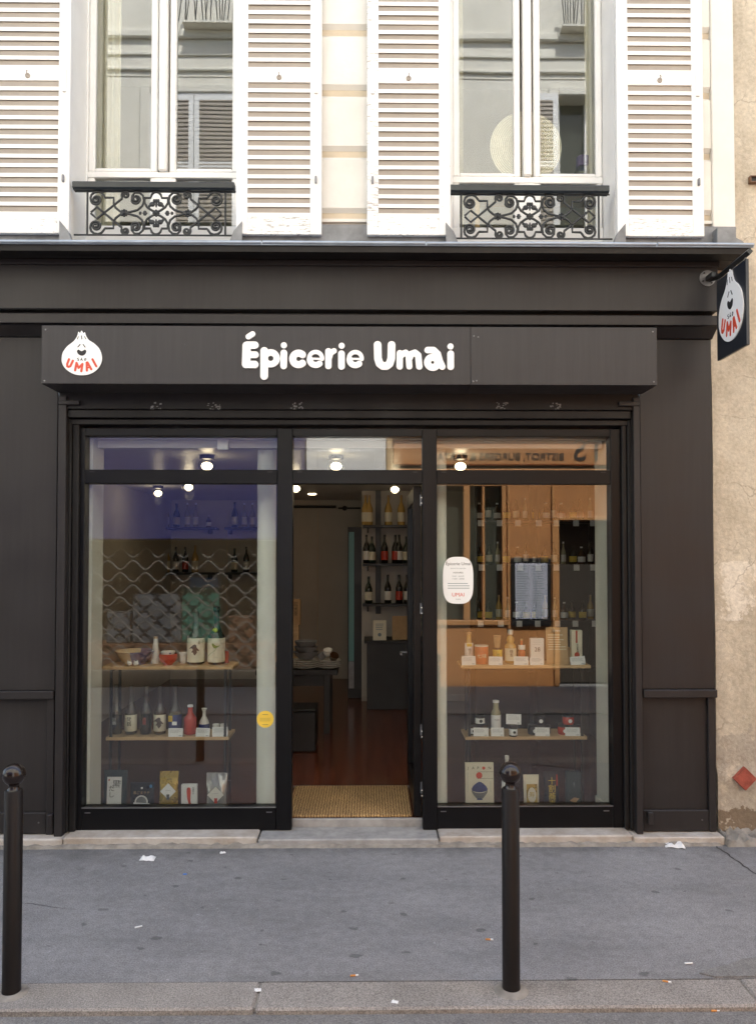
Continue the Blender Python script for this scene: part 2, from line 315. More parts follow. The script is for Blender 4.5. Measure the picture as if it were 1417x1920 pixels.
# ------------------------------------------------------------------ mesh building
class MB:
    def __init__(s): s.v = []; s.f = []; s.mi = []
    def add(s, vs, fs, mi=0):
        o = len(s.v); s.v += [tuple(q) for q in vs]; s.f += [tuple(i+o for i in f) for f in fs]; s.mi += [mi]*len(fs); return s
    def box(s, x0, x1, y0, y1, z0, z1, c=0.0, mi=0):
        x0, x1 = sorted((x0, x1)); y0, y1 = sorted((y0, y1)); z0, z1 = sorted((z0, z1))
        lo = (x0, y0, z0); hi = (x1, y1, z1)
        if c <= 0:
            vs = [(x, y, z) for x in (x0, x1) for y in (y0, y1) for z in (z0, z1)]
            return s.add(vs, [(0, 1, 3, 2), (4, 6, 7, 5), (0, 4, 5, 1), (2, 3, 7, 6), (0, 2, 6, 4), (1, 5, 7, 3)], mi)
        c = min(c, (x1-x0)*.49, (y1-y0)*.49, (z1-z0)*.49); vs = []
        for k in range(8):
            b = ((k >> 2) & 1, (k >> 1) & 1, k & 1)
            for a in range(3):
                vs.append(tuple((hi[i] if b[i] else lo[i]) + (0 if i == a else (-c if b[i] else c)) for i in range(3)))
        fs = []
        for a in range(3):
            o1, o2 = [i for i in range(3) if i != a]; bit = lambda i: 1 << (2-i)
            for sg in (0, 1):
                k0 = bit(a) if sg else 0
                fs.append(tuple((k0 | q)*3+a for q in (0, bit(o1), bit(o1) | bit(o2), bit(o2))))
            for q in (0, bit(o1), bit(o2), bit(o1) | bit(o2)):
                k1 = q | bit(a); fs.append((q*3+o1, k1*3+o1, k1*3+o2, q*3+o2))
        fs += [(k*3, k*3+1, k*3+2) for k in range(8)]
        return s.add(vs, fs, mi)
    def prism(s, prof, x0, x1, axis='x', mi=0):      # profile of two coordinates swept along an axis
        n = len(prof); mk = {'x': lambda t, p: (t, p[0], p[1]), 'y': lambda t, p: (p[0], t, p[1]), 'z': lambda t, p: (p[0], p[1], t)}[axis]
        vs = [mk(x0, p) for p in prof]+[mk(x1, p) for p in prof]
        return s.add(vs, [tuple(range(n)), tuple(range(2*n-1, n-1, -1))]+[(i, (i+1) % n, n+(i+1) % n, n+i) for i in range(n)], mi)
    def lathe(s, prof, c=(0, 0, 0), seg=20, axis='z', mi=0, a0=0, a1=360, caps=True):
        full = abs(a1-a0) >= 360; n = seg if full else seg+1; vs = []; fs = []
        for r, h in prof:
            for k in range(n):
                a = R(a0+(a1-a0)*k/seg); u, w_ = r*math.cos(a), r*math.sin(a)
                vs.append({'z': (c[0]+u, c[1]+w_, c[2]+h), 'y': (c[0]+u, c[1]+h, c[2]+w_), 'x': (c[0]+h, c[1]+u, c[2]+w_)}[axis])
        for i in range(len(prof)-1):
            for k in range(seg):
                k2 = (k+1) % n; fs.append((i*n+k, i*n+k2, (i+1)*n+k2, (i+1)*n+k))
        if full and caps:
            if prof[0][0] > 1e-5: fs.append(tuple(range(n)))
            if prof[-1][0] > 1e-5: fs.append(tuple(range((len(prof)-1)*n, len(prof)*n)))
        return s.add(vs, fs, mi)
    def tube(s, pts, r, seg=6, closed=False, mi=0):
        pts = [Vector(p) for p in pts]; n = len(pts); vs = []; fs = []
        t0 = (pts[1]-pts[0]).normalized(); up = Vector((0, 1, 0)) if abs(t0.y) < .9 else Vector((1, 0, 0))
        for i, p in enumerate(pts):
            a = pts[(i-1) % n] if (closed or i > 0) else p; b = pts[(i+1) % n] if (closed or i < n-1) else p
            t = (b-a).normalized(); u = t.cross(up).normalized(); v_ = u.cross(t).normalized(); up = v_ if not closed else up
            for k in range(seg):
                q = 2*math.pi*k/seg; vs.append(p+(u*math.cos(q)+v_*math.sin(q))*r)
        m = n if closed else n-1
        for i in range(m):
            j = (i+1) % n
            for k in range(seg): fs.append((i*seg+k, i*seg+(k+1) % seg, j*seg+(k+1) % seg, j*seg+k))
        if not closed: fs += [tuple(range(seg)), tuple(range((n-1)*seg, n*seg))]
        return s.add(vs, fs, mi)
    def ellip(s, c, r, seg=14, rings=8, mi=0):
        prof = [(math.sin(math.pi*i/rings), -math.cos(math.pi*i/rings)) for i in range(rings+1)]
        b = MB(); b.lathe(prof, seg=seg)
        return s.add([(c[0]+x*r[0], c[1]+y*r[1], c[2]+z*r[2]) for x, y, z in b.v], b.f, mi)
    def mesh(s, name, mats, smooth=30):
        me = bpy.data.meshes.new(name); me.from_pydata(s.v, [], s.f)
        for m in (mats if isinstance(mats, (list, tuple)) else [mats]): me.materials.append(M[m] if isinstance(m, str) else m)
        me.polygons.foreach_set('material_index', s.mi)
        bm = bmesh.new(); bm.from_mesh(me)
        bmesh.ops.remove_doubles(bm, verts=bm.verts, dist=1e-6)
        bmesh.ops.recalc_face_normals(bm, faces=bm.faces); bm.to_mesh(me); bm.free()
        if smooth:
            me.polygons.foreach_set('use_smooth', [True]*len(me.polygons)); me.set_sharp_from_angle(angle=R(smooth))
        me.update(); return me
    def build(s, name, mats, parent=None, smooth=30, loc=None, rot=None):
        return link(name, s.mesh(name, mats, smooth), parent, loc, rot)
def link(name, me, parent=None, loc=None, rot=None):
    o = bpy.data.objects.new(name, me); COL.objects.link(o)
    if parent: o.parent = parent
    if loc: o.location = loc
    if rot: o.rotation_euler = rot
    return o
def tag(o, label=None, cat=None, group=None, kind=None):
    for k, v in (('label', label), ('category', cat), ('group', group), ('kind', kind)):
        if v: o[k] = v
    return o
def thing(name, label, cat, loc=(0, 0, 0), group=None, rot=None):
    o = bpy.data.objects.new(name, None); COL.objects.link(o); o.location = loc; o.empty_display_size = .05
    if rot: o.rotation_euler = rot
    return tag(o, label, cat, group)
def struct(name, mb, m, smooth=30): return tag(mb.build(name, m, None, smooth), kind='structure')
def B(*a, **k): return MB().box(*a, **k)

# flat cut-out shapes: rounded strokes joined into one outline
def contour(strokes, h):
    xs = [p[0] for s, r in strokes for p in s]; ys = [p[1] for s, r in strokes for p in s]; rm = max(r for s, r in strokes)+2*h
    gx = np.arange(min(xs)-rm, max(xs)+rm+h, h); gy = np.arange(min(ys)-rm, max(ys)+rm+h, h)
    X, Y = np.meshgrid(gx, gy, indexing='ij'); D = np.full(X.shape, 1e9)
    for s, r in strokes:
        for a, b in zip(s, s[1:] if len(s) > 1 else s):
            dx, dy = b[0]-a[0], b[1]-a[1]; L = dx*dx+dy*dy
            t = np.clip(((X-a[0])*dx+(Y-a[1])*dy)/L, 0, 1) if L > 0 else np.zeros_like(X)
            D = np.minimum(D, np.hypot(X-a[0]-t*dx, Y-a[1]-t*dy)-r)
    D[np.abs(D) < 1e-9] = 1e-9; ins = D < 0; pos = {}; adj = {}
    def ek(i, j, d):
        k = (i, j, d)
        if k not in pos:
            i2, j2 = (i+1, j) if d == 0 else (i, j+1); t = D[i, j]/(D[i, j]-D[i2, j2])
            pos[k] = (gx[i]+(gx[i2]-gx[i])*t, gy[j]+(gy[j2]-gy[j])*t)
        return k
    act = ins[:-1, :-1].astype(int)+ins[1:, :-1]+ins[:-1, 1:]+ins[1:, 1:]
    for i, j in zip(*np.where((act > 0) & (act < 4))):
        e = []
        if ins[i, j] != ins[i+1, j]: e.append(ek(i, j, 0))
        if ins[i+1, j] != ins[i+1, j+1]: e.append(ek(i+1, j, 1))
        if ins[i, j+1] != ins[i+1, j+1]: e.append(ek(i, j+1, 0))
        if ins[i, j] != ins[i, j+1]: e.append(ek(i, j, 1))
        for a, b in zip(e[::2], e[1::2]): adj.setdefault(a, []).append(b); adj.setdefault(b, []).append(a)
    loops = []; seen = set()
    for k in adj:
        if k in seen: continue
        loop = [k]; seen.add(k); cur = k
        while True:
            nx = [q for q in adj[cur] if q not in seen]
            if not nx: break
            cur = nx[0]; seen.add(cur); loop.append(cur)
        if len(loop) > 3: loops.append([pos[q] for q in loop])
    return loops
def curve_mesh(c):
    o = bpy.data.objects.new('tmp', c); me = bpy.data.meshes.new_from_object(o)
    v = [tuple(q.co) for q in me.vertices]; f = [tuple(p.vertices) for p in me.polygons]
    bpy.data.objects.remove(o); bpy.data.curves.remove(c); bpy.data.meshes.remove(me); return v, f
def fill(loops, th):
    c = bpy.data.curves.new('tmp', 'CURVE'); c.dimensions = '2D'; c.fill_mode = 'BOTH'; c.extrude = th/2
    for pts in loops:
        s = c.splines.new('POLY'); s.points.add(len(pts)-1); s.use_cyclic_u = True
        for p, q in zip(s.points, pts): p.co = (q[0], q[1], 0, 1)
    return curve_mesh(c)
def text(body, size, th=.0006, align='CENTER'):
    c = bpy.data.curves.new('tmp', 'FONT'); c.body = body; c.size = size; c.extrude = th/2; c.align_x = align; c.align_y = 'CENTER'
    c.resolution_u = 3; return curve_mesh(c)
def facing(vf, x, y, z, sx=1):       # lay flat art (x right, y up) on a plane facing the street
    v, f = vf; return [(x+p[0]*sx, y-p[2]*sx, z+p[1]) for p in v], f
def smooth_loop(pts, n=6):
    out = []; m = len(pts)
    for i in range(m):
        p0, p1, p2, p3 = (Vector(pts[(i+k) % m]) for k in (-1, 0, 1, 2))
        for k in range(n):
            t = k/n; q = .5*((2*p1)+(p2-p0)*t+(2*p0-5*p1+4*p2-p3)*t*t+(3*p1-p0-3*p2+p3)*t**3); out.append((q.x, q.y))
    return out
# ------------------------------------------------------------------ ground
YKI, YKO = G(700, 1839).y, G(700, 1891).y
struct('road', B(-40, 40, -40, 40, -.3, -.022), 'road')
struct('pavement', B(-22, 22, YKI, .35, -.25, 0), 'asphalt')
OY = -5.4
opp_pave = struct('pavement', B(-22, 22, OY, OY+1.55, -.25, 0), 'asphalt')
kerb = struct('kerb', B(-22, 22, YKO+.02, YKI-.002, -.25, -.006), 'mortar')
jx = G(483, 1865).x
for k in range(-6, 7):
    x0 = jx+2.0*k
    B(x0+.003, x0+1.996, YKO, YKI-.004, -.2, .002+.0015*(k % 3), .008).build('kerb_stone', 'kerb', kerb)
okerb = struct('kerb', B(-22, 22, OY+1.552, OY+1.75, -.25, .002, .01), 'kerb')

pv = bpy.data.objects['pavement']
def crack(pts, r):
    out = []
    for p, q in zip(pts, pts[1:]):
        A, Bq = G(*p), G(*q); n = 7
        out += [(A.x+(Bq.x-A.x)*k/n+random.uniform(-.008, .008), A.y+(Bq.y-A.y)*k/n+random.uniform(-.006, .006)) for k in range(n)]
    rr = [r*random.uniform(.5, 1.2) for _ in out]; vs = [(x-q, y-q*.6, .0012) for (x, y), q in zip(out, rr)]+[(x+q, y+q*.6, .0012) for (x, y), q in zip(out, rr)]; n = len(out)
    MB().add(vs, [(i, i+1, n+i+1, n+i) for i in range(n-1)]).build('tar_crack', 'tar', pv, 0)
crack([(1335, 1570), (1345, 1590), (1378, 1612), (1417, 1640), (1480, 1668)], .005)
crack([(-20, 1700), (60, 1694), (130, 1706)], .003)
patch = [(1310, 1826), (1330, 1818), (1362, 1812), (1392, 1800), (1440, 1796), (1500, 1800), (1500, 1834), (1400, 1834), (1340, 1834)]
pp = [G(*q) for q in patch]; MB().prism([(q.x, max(q.y, YKI+.005)) for q in pp], -.02, .006, 'z').build('asphalt_patch', 'road', pv)

# ------------------------------------------------------------------ stone steps at the shop's foot
FZ = .09                                    # shop floor level
t = thing('stone_step', 'low pale stone threshold running under the whole dark shopfront', 'step', (0, 0, 0))
for (a, b, h, m, y0) in ((-900, 122, .050, 'step', -.075), (124, 484, .056, 'step', -.07), (486, 821, .046, 'sill', -.085), (823, 958, .055, 'step', -.07), (960, 1181, .057, 'step', -.072), (1183, 1352, .048, 'step', -.08)):
    x0, x1 = xp(a, y0), xp(b, y0)
    B(x0, x1, y0, .13, -.02, h, .007).build('step_stone', m, t)
B(xp(546, .1), xp(792, .1), .132, .16, 0, FZ+.004, .004).build('inner_sill', 'sill', t)
def lumps(name, x0, x1, y0, y1, z1, n, m, parent=None):
    mb = MB(); nx, ny = n
    pts = [[(x0+(x1-x0)*i/nx, y0+(y1-y0)*j/ny) for j in range(ny+1)] for i in range(nx+1)]
    vs = [(p[0], p[1], (-.03 if i in (0, nx) or j == 0 else z1*random.uniform(.35, 1)*(.45+.55*j/ny))) for i, r in enumerate(pts) for j, p in enumerate(r)]
    mb.add(vs, [(i*(ny+1)+j, (i+1)*(ny+1)+j, (i+1)*(ny+1)+j+1, i*(ny+1)+j+1) for i in range(nx) for j in range(ny)])
    return mb.build(name, m, parent, 60)
lumps('mortar_fillet', xp(-300, -.09), xp(1355, -.09), -.115, -.068, .028, (160, 3), 'mortar', t)

# ------------------------------------------------------------------ the shop's own building, first floor
bld = thing('apartment_building', 'cream apartment house with white louvred shutters above the dark shop', 'building')
XL0, XL1, XR0, XR1 = xp(131, 0, 300), xp(449, 0, 300), xp(842, 0, 300), xp(1155, 0, 300)
XE = xp(1374, 0, 200)                        # right-hand end of the house
ZS, ZT = 3.745, 6.05                         # window openings
w_ = MB()
for a, b in ((-16, XL0), (XL1, XR0), (XR1, XE)): w_.box(a, b, .025, .32, 3.55, 6.4)
for a, b in ((XL0, XL1), (XR0, XR1)): w_.box(a, b, .025, .32, ZT, 6.4).box(a, b, .02, .32, 3.55, ZS-.03)
w_.build('wall', 'creamjoint', bld)
B(-16, XE, .0, .6, 6.4, 9.15).build('upper_wall', 'cream', bld)  # unseen; top height shaped so the sun clears it onto the front opposite
B(-16, XE, .6, 9, 6.45, 9.15).build('upper_storeys', 'cream', bld)  # unseen solid block, added to hold back the sun behind the house
zj = [zp(y, 0) for y in (403, 286.5, 171.5, 58)]; pitch = (zj[-1]-zj[0])/3
joints = [zj[0]-.07, *zj]+[zj[-1]+pitch*k for k in range(1, 4)]
for a, b in ((-4.5, XL0), (XL1, XR0), (XR1, xp(1331, 0, 200))):
    for z0, z1 in zip(joints, joints[1:]):
        mb = MB(); g = .02; e = .025
        mb.prism([(.03, z0+g), (.024, z0+g), (0, z0+g+e), (0, z1-g-e), (.024, z1-g), (.03, z1-g)], a, b, 'x')
        mb.build('stone_course', 'cream', bld, 20)
B(xp(1331, 0, 200)+.002, XE, -.012, .03, 3.70, 6.4, .006).build('corner_pilaster', 'cream', bld)
# zinc flashing above the shop cornice
for a, b in ((-4.5, XL0), (XL1, XR0), (XR1, XE)):
    B(a+.002, b-.002, -.022, .0, 3.6, zp(421, -.02), .004).build('flashing', 'zincdull', bld)
for a in (XL0, XL1, XR0, XR1):
    s = 1 if a in (XL0, XR0) else -1
    mb = MB().prism([(a-.03*s, 3.62), (a+.075*s, 3.66), (a+.02*s, 3.80), (a-.03*s, 3.86)], -.075, -.03, 'y'); mb.build('flashing_corner', 'zincdull', bld)
    B(a-.001*s, a+.012*s, .0, .25, ZS, ZT).build('window_reveal', 'winwhite', bld)
mb = MB().prism([(xp(1340, -.06, 440), 3.62), (XE+.01, 3.62), (XE+.01, 3.74), (xp(1340, -.06, 440), 3.83)], -.09, -.024, 'y'); mb.build('flashing_end', 'zincdull', bld)
for a, b in ((XL0, XL1), (XR0, XR1)):
    B(a, b, -.03, .3, ZS-.03, ZS, .005).build('window_sill', 'zincdull', bld)

def window(x0, x1, gl, ymid, ylow):
    """Casement: gl = the four photo columns of the two panes, ymid = foot of the opening panes, ylow = head of the fixed lower panes."""
    Y = .25; yy = 300
    g = [xp(q, Y, yy) for q in gl]; zm = zp(ymid, Y); zl = zp(ylow, Y); zb = zp(426, Y)
    fr = MB().box(x0+.012, g[0]-.045, Y-.01, Y+.07, ZS, ZT-.002, .004); wo = fr.build('window', 'winwhite', bld)
    B(g[3]+.045, x1-.012, Y-.01, Y+.07, ZS, ZT-.002, .004).build('jamb', 'winwhite', wo)
    c = (g[1]+g[2])/2
    B(g[0]-.045, g[3]+.045, Y-.006, Y+.068, ZS+.0, zb-.0, .004).build('bottom_rail', 'winwhite', wo)
    B(g[0]-.045, g[3]+.045, Y-.004, Y+.066, zl, zm-.03, .004).build('transom', 'winwhite', wo)
    B(g[0]-.045, g[3]+.045, Y-.006, Y+.07, ZT-.09, ZT-.004, .004).build('head', 'winwhite', wo)
    B(c-.028, c+.028, Y-.022, Y+.06, zm-.03, ZT-.092, .012).build('meeting_stile', 'winwhite', wo)
    B(c-.055, c+.055, Y-.002, Y+.06, zb, zl, .004).build('lower_mullion', 'winwhite', wo)
    for a, b in ((g[0], g[1]), (g[2], g[3])):
        for q0, q1, z0, z1 in ((a-.044, a, zm-.028, ZT-.093), (b, b+.044, zm-.028, ZT-.093)):
            B(q0, q1, Y+.002, Y+.05, z0, z1, .009).build('sash_stile', 'winwhite', wo)
        B(a, b, Y+.003, Y+.049, zm-.028, zm, .008).build('sash_rail', 'winwhite', wo)
        B(a-.004, b+.004, Y+.022, Y+.027, zm-.004, ZT-.09).build('pane', 'winglass', wo)
        B(a-.002, b+.002, Y+.020, Y+.025, zb-.004, zl+.004).build('pane', 'winglass', wo)
        B(a-.044, a, Y+.0, Y+.05, zb, zl, .006).build('sash_stile', 'winwhite', wo)
        B(b, b+.04, Y+.0, Y+.05, zb, zl, .006).build('sash_stile', 'winwhite', wo)
    return wo
window(XL0, XL1, (178, 282, 330, 435), 317, 336)
window(XR0, XR1, (861, 963, 1013, 1117), 322, 342)

# louvred shutters, folded back against the wall
SY0, SY1 = -.064, -.028
zb0, zb1, zm0, zm1 = zp(440, SY0), zp(406, SY0), zp(155, SY0), zp(133, SY0)
def shutter(pa, pb, worn, side):
    x0, x1 = xp(pa, SY0, 250), xp(pb, SY0, 250); st = .072; ztop = 6.02
    s = B(x0, x0+st, SY0, SY1, zb0, ztop, .004).build('shutter', worn if side > 0 else 'white', bld)
    B(x1-st, x1, SY0, SY1, zb0, ztop, .004).build('stile', worn if side < 0 else 'white', s)
    B(x0+st, x1-st, SY0+.002, SY1-.002, zb0, zb1, .003).build('bottom_rail', 'worn', s)
    B(x0+st, x1-st, SY0+.002, SY1-.002, zm0, zm1, .003).build('middle_rail', 'white', s)
    B(x0+st, x1-st, SY0+.002, SY1-.002, ztop-.1, ztop-.001, .003).build('top_rail', 'white', s)
    # slat: nearly upright outer edge, then sloping up and inwards
    L = x1-x0-2*st+.006
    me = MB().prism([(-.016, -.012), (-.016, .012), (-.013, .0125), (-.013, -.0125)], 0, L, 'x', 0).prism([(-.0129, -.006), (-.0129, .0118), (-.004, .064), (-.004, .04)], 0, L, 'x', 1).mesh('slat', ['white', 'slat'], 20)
    pit = .0612
    for z0, z1 in ((zb1, zm0), (zm1, ztop-.1)):
        n = int(round((z1-z0)/pit)); p = (z1-z0)/n
        for k in range(n):
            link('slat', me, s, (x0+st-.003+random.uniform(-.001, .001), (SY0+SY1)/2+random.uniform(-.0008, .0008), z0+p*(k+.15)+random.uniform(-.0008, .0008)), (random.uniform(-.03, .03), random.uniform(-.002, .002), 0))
    xc = (x0+x1)/2
    ring = MB().lathe([(.016, 0), (.016, -.004), (.012, -.007), (0, -.007)], (xc, SY0+.002, (zm0+zm1)/2-.008), 14, 'y')
    ring.tube([(xc, SY0-.004, (zm0+zm1)/2-.004), (xc, SY0-.016, (zm0+zm1)/2), (xc, SY0-.016, (zm0+zm1)/2+.016), (xc, SY0-.005, (zm0+zm1)/2+.02)], .003, 6)
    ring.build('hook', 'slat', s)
    xe = (x1-.035) if side < 0 else (x0+.035)
    B(xe-.012, xe+.012, SY0-.012, SY0+.002, zm0-.075, zm1-.002, .003).build('bolt', 'white', s)
    B(xe-.006, xe+.006, SY0-.016, SY0+.002, zp(345, SY0), zp(332, SY0), .002).build('catch', 'steel', s)
    return s
shutter(-29, 131, 'white', -1); shutter(443, 603, 'white', -1)
shutter(688, 844, 'worn', 1); shutter(1156, 1318, 'white', -1)

# cast-iron window guards
def guard(cx0, cx1, top, bot):
    """cx0..cx1 photo columns of the guard's ends, top/bot photo rows."""
    Y = -.018
    X0, X1 = xp(cx0, Y, 400), xp(cx1, Y, 400); Z0, Z1 = zp(bot, Y), zp(top, Y); W = X1-X0
    def q(x, y): return (X0+(x-140)/(1298-140)*W, Y, Z1-(y-105)/(487-105)*(Z1-Z0))
    fr = MB().tube([q(132, 105), q(132, 487)], .0068, 6).build('window_guard', 'iron', bld)
    MB().tube([q(1306, 105), q(1306, 487)], .0068, 6).build('guard_upright', 'iron', fr)
    MB().tube([q(20, 487), q(1420, 487)], .006, 6).build('guard_bar', 'iron', fr)
    MB().tube([q(25, 103), q(1400, 103)], .005, 6).build('guard_bar', 'iron', fr)
    ha, hb = q(18, 75), q(1385, 75)
    MB().prism([(Y-.035, ha[2]+.018), (Y-.03, ha[2]+.025), (Y+.03, ha[2]+.025), (Y+.035, ha[2]+.018), (Y+.035, ha[2]-.012), (Y+.02, ha[2]-.022), (Y-.02, ha[2]-.022), (Y-.035, ha[2]-.012)], ha[0], hb[0], 'x').build('handrail', 'handrail', fr)
    def spiral(cx, cy, r, a0, turns, d):      # inwards from radius r
        n = int(18*turns); return [(cx+r*(1-.86*k/n)*math.cos(R(a0)+d*2*math.pi*turns*k/n), cy+r*(1-.86*k/n)*math.sin(R(a0)+d*2*math.pi*turns*k/n)) for k in range(n+1)]
    half = [
        spiral(207, 182, 46, 180, 1.9, -1)[::-1]+[(158, 165), (166, 138), (190, 118), (225, 112), (255, 124), (274, 150), (284, 162), (355, 163), (355, 215), (372, 250), (405, 278), (440, 295)],
        spiral(456, 140, 34, 160, 1.6, 1)[::-1]+[(424, 172), (330, 250), (213, 347), (163, 300)],
        spiral(545, 175, 42, 150, 1.7, -1)[::-1]+[(512, 145), (535, 117), (575, 118), (604, 145), (612, 190), (598, 235), (560, 268), (500, 285), (445, 297)],
        [(616, 160), (617, 205), (640, 245), (680, 272), (717, 290)],
        [(617, 163), (668, 163), (680, 132), (698, 116), (717, 112)],
    ]
    for path in half:
        for mx in (0, 1):
            for my in (0, 1):
                pts = [q(1434-x if mx else x, 592-y if my else y) for x, y in path]
                MB().tube(pts, .0078, 6).build('scroll', 'iron', fr, 60)
    def ros(x, y, r):
        c = q(x, y); mb = MB(); mb.ellip(c, (r*.5, .012, r*.5), 10, 6)
        for k in range(8):
            a = k*math.pi/4; mb.ellip((c[0]+r*.75*math.cos(a), Y, c[2]+r*.75*math.sin(a)), (r*.34, .008, r*.34), 8, 4)
        mb.build('rosette', 'iron', fr, 60)
    ros(445, 296, .024); ros(989, 296, .024); ros(717, 296, .022)
    for dx, dy, l in ((0, 80, .026), (0, -80, .026), (95, 0, .018), (-95, 0, .018)):
        c = q(717+dx, 296+dy); s = 1 if dy <= 0 else -1; mb = MB(); e = 1.6
        mb.ellip(c, (.007, .008, l*.9) if dy else (l*.95, .008, .007), 8, 5)
        for sg in (-1, 1):
            if dy: mb.ellip((c[0]+sg*.016*e, Y, c[2]-s*.002), (.012*e, .009, .010*e), 8, 5); mb.ellip((c[0]+sg*.008*e, Y, c[2]+s*.012*e), (.006*e, .007, .009*e), 8, 4); mb.ellip((c[0]+sg*.026*e, Y, c[2]-s*.008*e), (.006*e, .006, .006*e), 8, 4)
            else: mb.ellip((c[0], Y, c[2]+sg*.008), (.012, .008, .009), 8, 4)
        e_ = q(717+dx*1.42, 296+dy*1.36); mb.ellip(e_, (.010, .007, .012), 4, 4)
        mb.build('leaf_ornament', 'iron', fr, 60)
guard(166, 421, 361, 443); guard(866, 1120, 363, 446)

# room behind the windows
rm = MB(); rx0, rx1 = XL0-.9, XR1+.55
rm.box(rx0, rx1, 2.5, 2.6, 3.6, 6.4).box(rx0-.1, rx0, .325, 2.6, 3.6, 6.4).box(rx1, rx1+.1, .325, 2.6, 3.6, 6.4)
rm.box(rx0, rx1, .325, 2.5, 3.6, 3.70).box(rx0, rx1, .325, 2.5, 6.3, 6.39); rm.build('upstairs_room', 'room', bld)
def curtain(pa, pb, y, top, bottom, label, lean=0):
    x0, x1 = xp(pa, y, 200), xp(pb, y, 200); z1, z0 = top, zp(bottom, y); n = 40; mb = MB(); f = []
    for i in range(n+1):
        u = i/n; d = .018*math.sin(u*22)+.008*math.sin(u*51)
        f.append((x0+(x1-x0)*u, y+d))
    vs = [(x+lean*(1-k/6)**2*(u/n), yy+o, z0+(z1-z0)*k/6) for o in (0, .003) for k in range(7) for u, (x, yy) in enumerate(f)]
    m = n+1; fs = []
    for o in (0, 7*m):
        for k in range(6):
            for i in range(n): fs.append((o+k*m+i, o+k*m+i+1, o+(k+1)*m+i+1, o+(k+1)*m+i))
    for k in range(6):
        for i in (0, n): fs.append((k*m+i, (k+1)*m+i, 7*m+(k+1)*m+i, 7*m+k*m+i))
    for i in range(n):
        for k in (0, 6): fs.append((k*m+i, k*m+i+1, 7*m+k*m+i+1, 7*m+k*m+i))
    mb.add(vs, fs); tag(mb.build('curtain', 'curtain', None, 60), label, 'curtain')
curtain(172, 226, .36, 6.2, 470, 'pale linen curtain hanging inside the left sash of the window without the hat')
curtain(1096, 1145, .42, 6.2, 470, 'pale linen curtain hanging beside the purple-capped carafe', 0)
curtain(845, 868, .36, 6.2, 470, 'narrow pale curtain edge in the sash left of the straw hat')
# straw hat leaning against the inside of the right-hand window
hy = .345; hc = P(985, 276, hy); hr = (xp(1053, hy)-xp(917, hy))/2
hat = thing('straw_hat', 'round straw sun hat leaning upright inside the right-hand first floor window', 'hat', (hc.x, hy, hc.z))
MB().lathe([(hr, .0), (hr, -.006), (hr*.75, -.010), (.098, -.004), (.094, .0), (hr*.75, -.004), (hr, .0)], (0, 0, 0), 48, 'y').build('brim', 'straw', hat, 60)
MB().lathe([(.096, -.003), (.092, .05), (.08, .085), (.05, .1), (0, .104)], (0, 0, 0), 32, 'y').build('crown', 'straw', hat, 60)
cz = 3.70; 
stool = thing('window_table', 'small table edge inside the right-hand window carrying hat and carafe', 'table', (xp(1000, .5), .5, 3.70))
B(-.45, .55, -.15, .25, zp(336, .4)-.03-3.70, zp(336, .4)-3.70, .005).build('table_top', 'oak', stool)
for sx in (-.4, .5):
    for sy in (-.11, .21): B(sx-.015, sx+.015, sy-.015, sy+.015, 0, zp(336, .4)-.03-3.70).build('leg', 'oak', stool)
cb = P(1092, 336, .46); ca = thing('carafe', 'clear glass carafe with a purple cap on the windowsill right of the hat', 'carafe', (cb.x, .46, zp(336, .4)))
MB().lathe([(.045, 0), (.06, .03), (.062, .08), (.04, .12), (.03, .14)], seg=20).build('glass_body', 'bglass', ca, 60)
MB().lathe([(.046, .12), (.046, .19), (.04, .195), (0, .196)], seg=20).build('cap', 'purple', ca, 40)

# ------------------------------------------------------------------ neighbour on the right
nb = thing('neighbouring_building', 'old house wall of flaking beige plaster right of the dark shopfront', 'building')
XN = xp(1337.5, .05)
nbw = MB()
nx = 90; nz = 150
def relief(x, z): 
    return .05+.010*math.sin(3.1*x+1.3*math.sin(2.2*z))*math.sin(1.7*z+x)+random.uniform(-.0015, .0015)
XNE = XN+2.2; ZN = 6.6
vs = [(XN+(XNE-XN)*i/nx, relief(XN+(XNE-XN)*i/nx, ZN*j/nz)-(.022 if ZN*j/nz < zp(1447, .05) else 0), ZN*j/nz) for i in range(nx+1) for j in range(nz+1)]
nbw.add(vs, [(i*(nz+1)+j, (i+1)*(nz+1)+j, (i+1)*(nz+1)+j+1, i*(nz+1)+j+1) for i in range(nx) for j in range(nz)])
nbw.build('plaster_wall', 'plaster', nb, 60)
B(XN, XNE, .075, .4, 0, ZN).build('wall_core', 'mortar', nb)
B(XNE, 22, .05, 9, 0, 9.15).build('far_wall', 'plaster', nb); B(XN+.3, XNE, .4, 9, 0, 9.15).build('rear_mass', 'plaster', nb); B(XN+.14, XNE, .06, .5, ZN, 9.15).build('upper_wall', 'plaster', nb)  # unseen masses; top height shaped for the sunlight reaching the front opposite
tc = P(1394, 1459, .02); a = .072
MB().prism([(tc.x-a, tc.z), (tc.x, tc.z-a), (tc.x+a, tc.z), (tc.x, tc.z+a)], .0, .03, 'y').build('diamond_tile', 'tile', nb)
vc = P(1411, 337, .03)
mb = MB(); mb.box(vc.x-.024, vc.x-.018, .015, .06, vc.z-.022, vc.z+.022).box(vc.x+.018, vc.x+.08, .015, .06, vc.z+.016, vc.z+.022).box(vc.x+.018, vc.x+.08, .015, .06, vc.z-.022, vc.z-.016)
mb.box(vc.x-.018, vc.x+.018, .015, .06, vc.z+.016, vc.z+.022).box(vc.x-.018, vc.x+.018, .015, .06, vc.z-.022, vc.z-.016); mb.build('vent_pipe', 'owood', nb)
B(vc.x-.018, vc.x+.08, .03, .034, vc.z-.016, vc.z+.016).build('vent_opening', 'ink', nb)
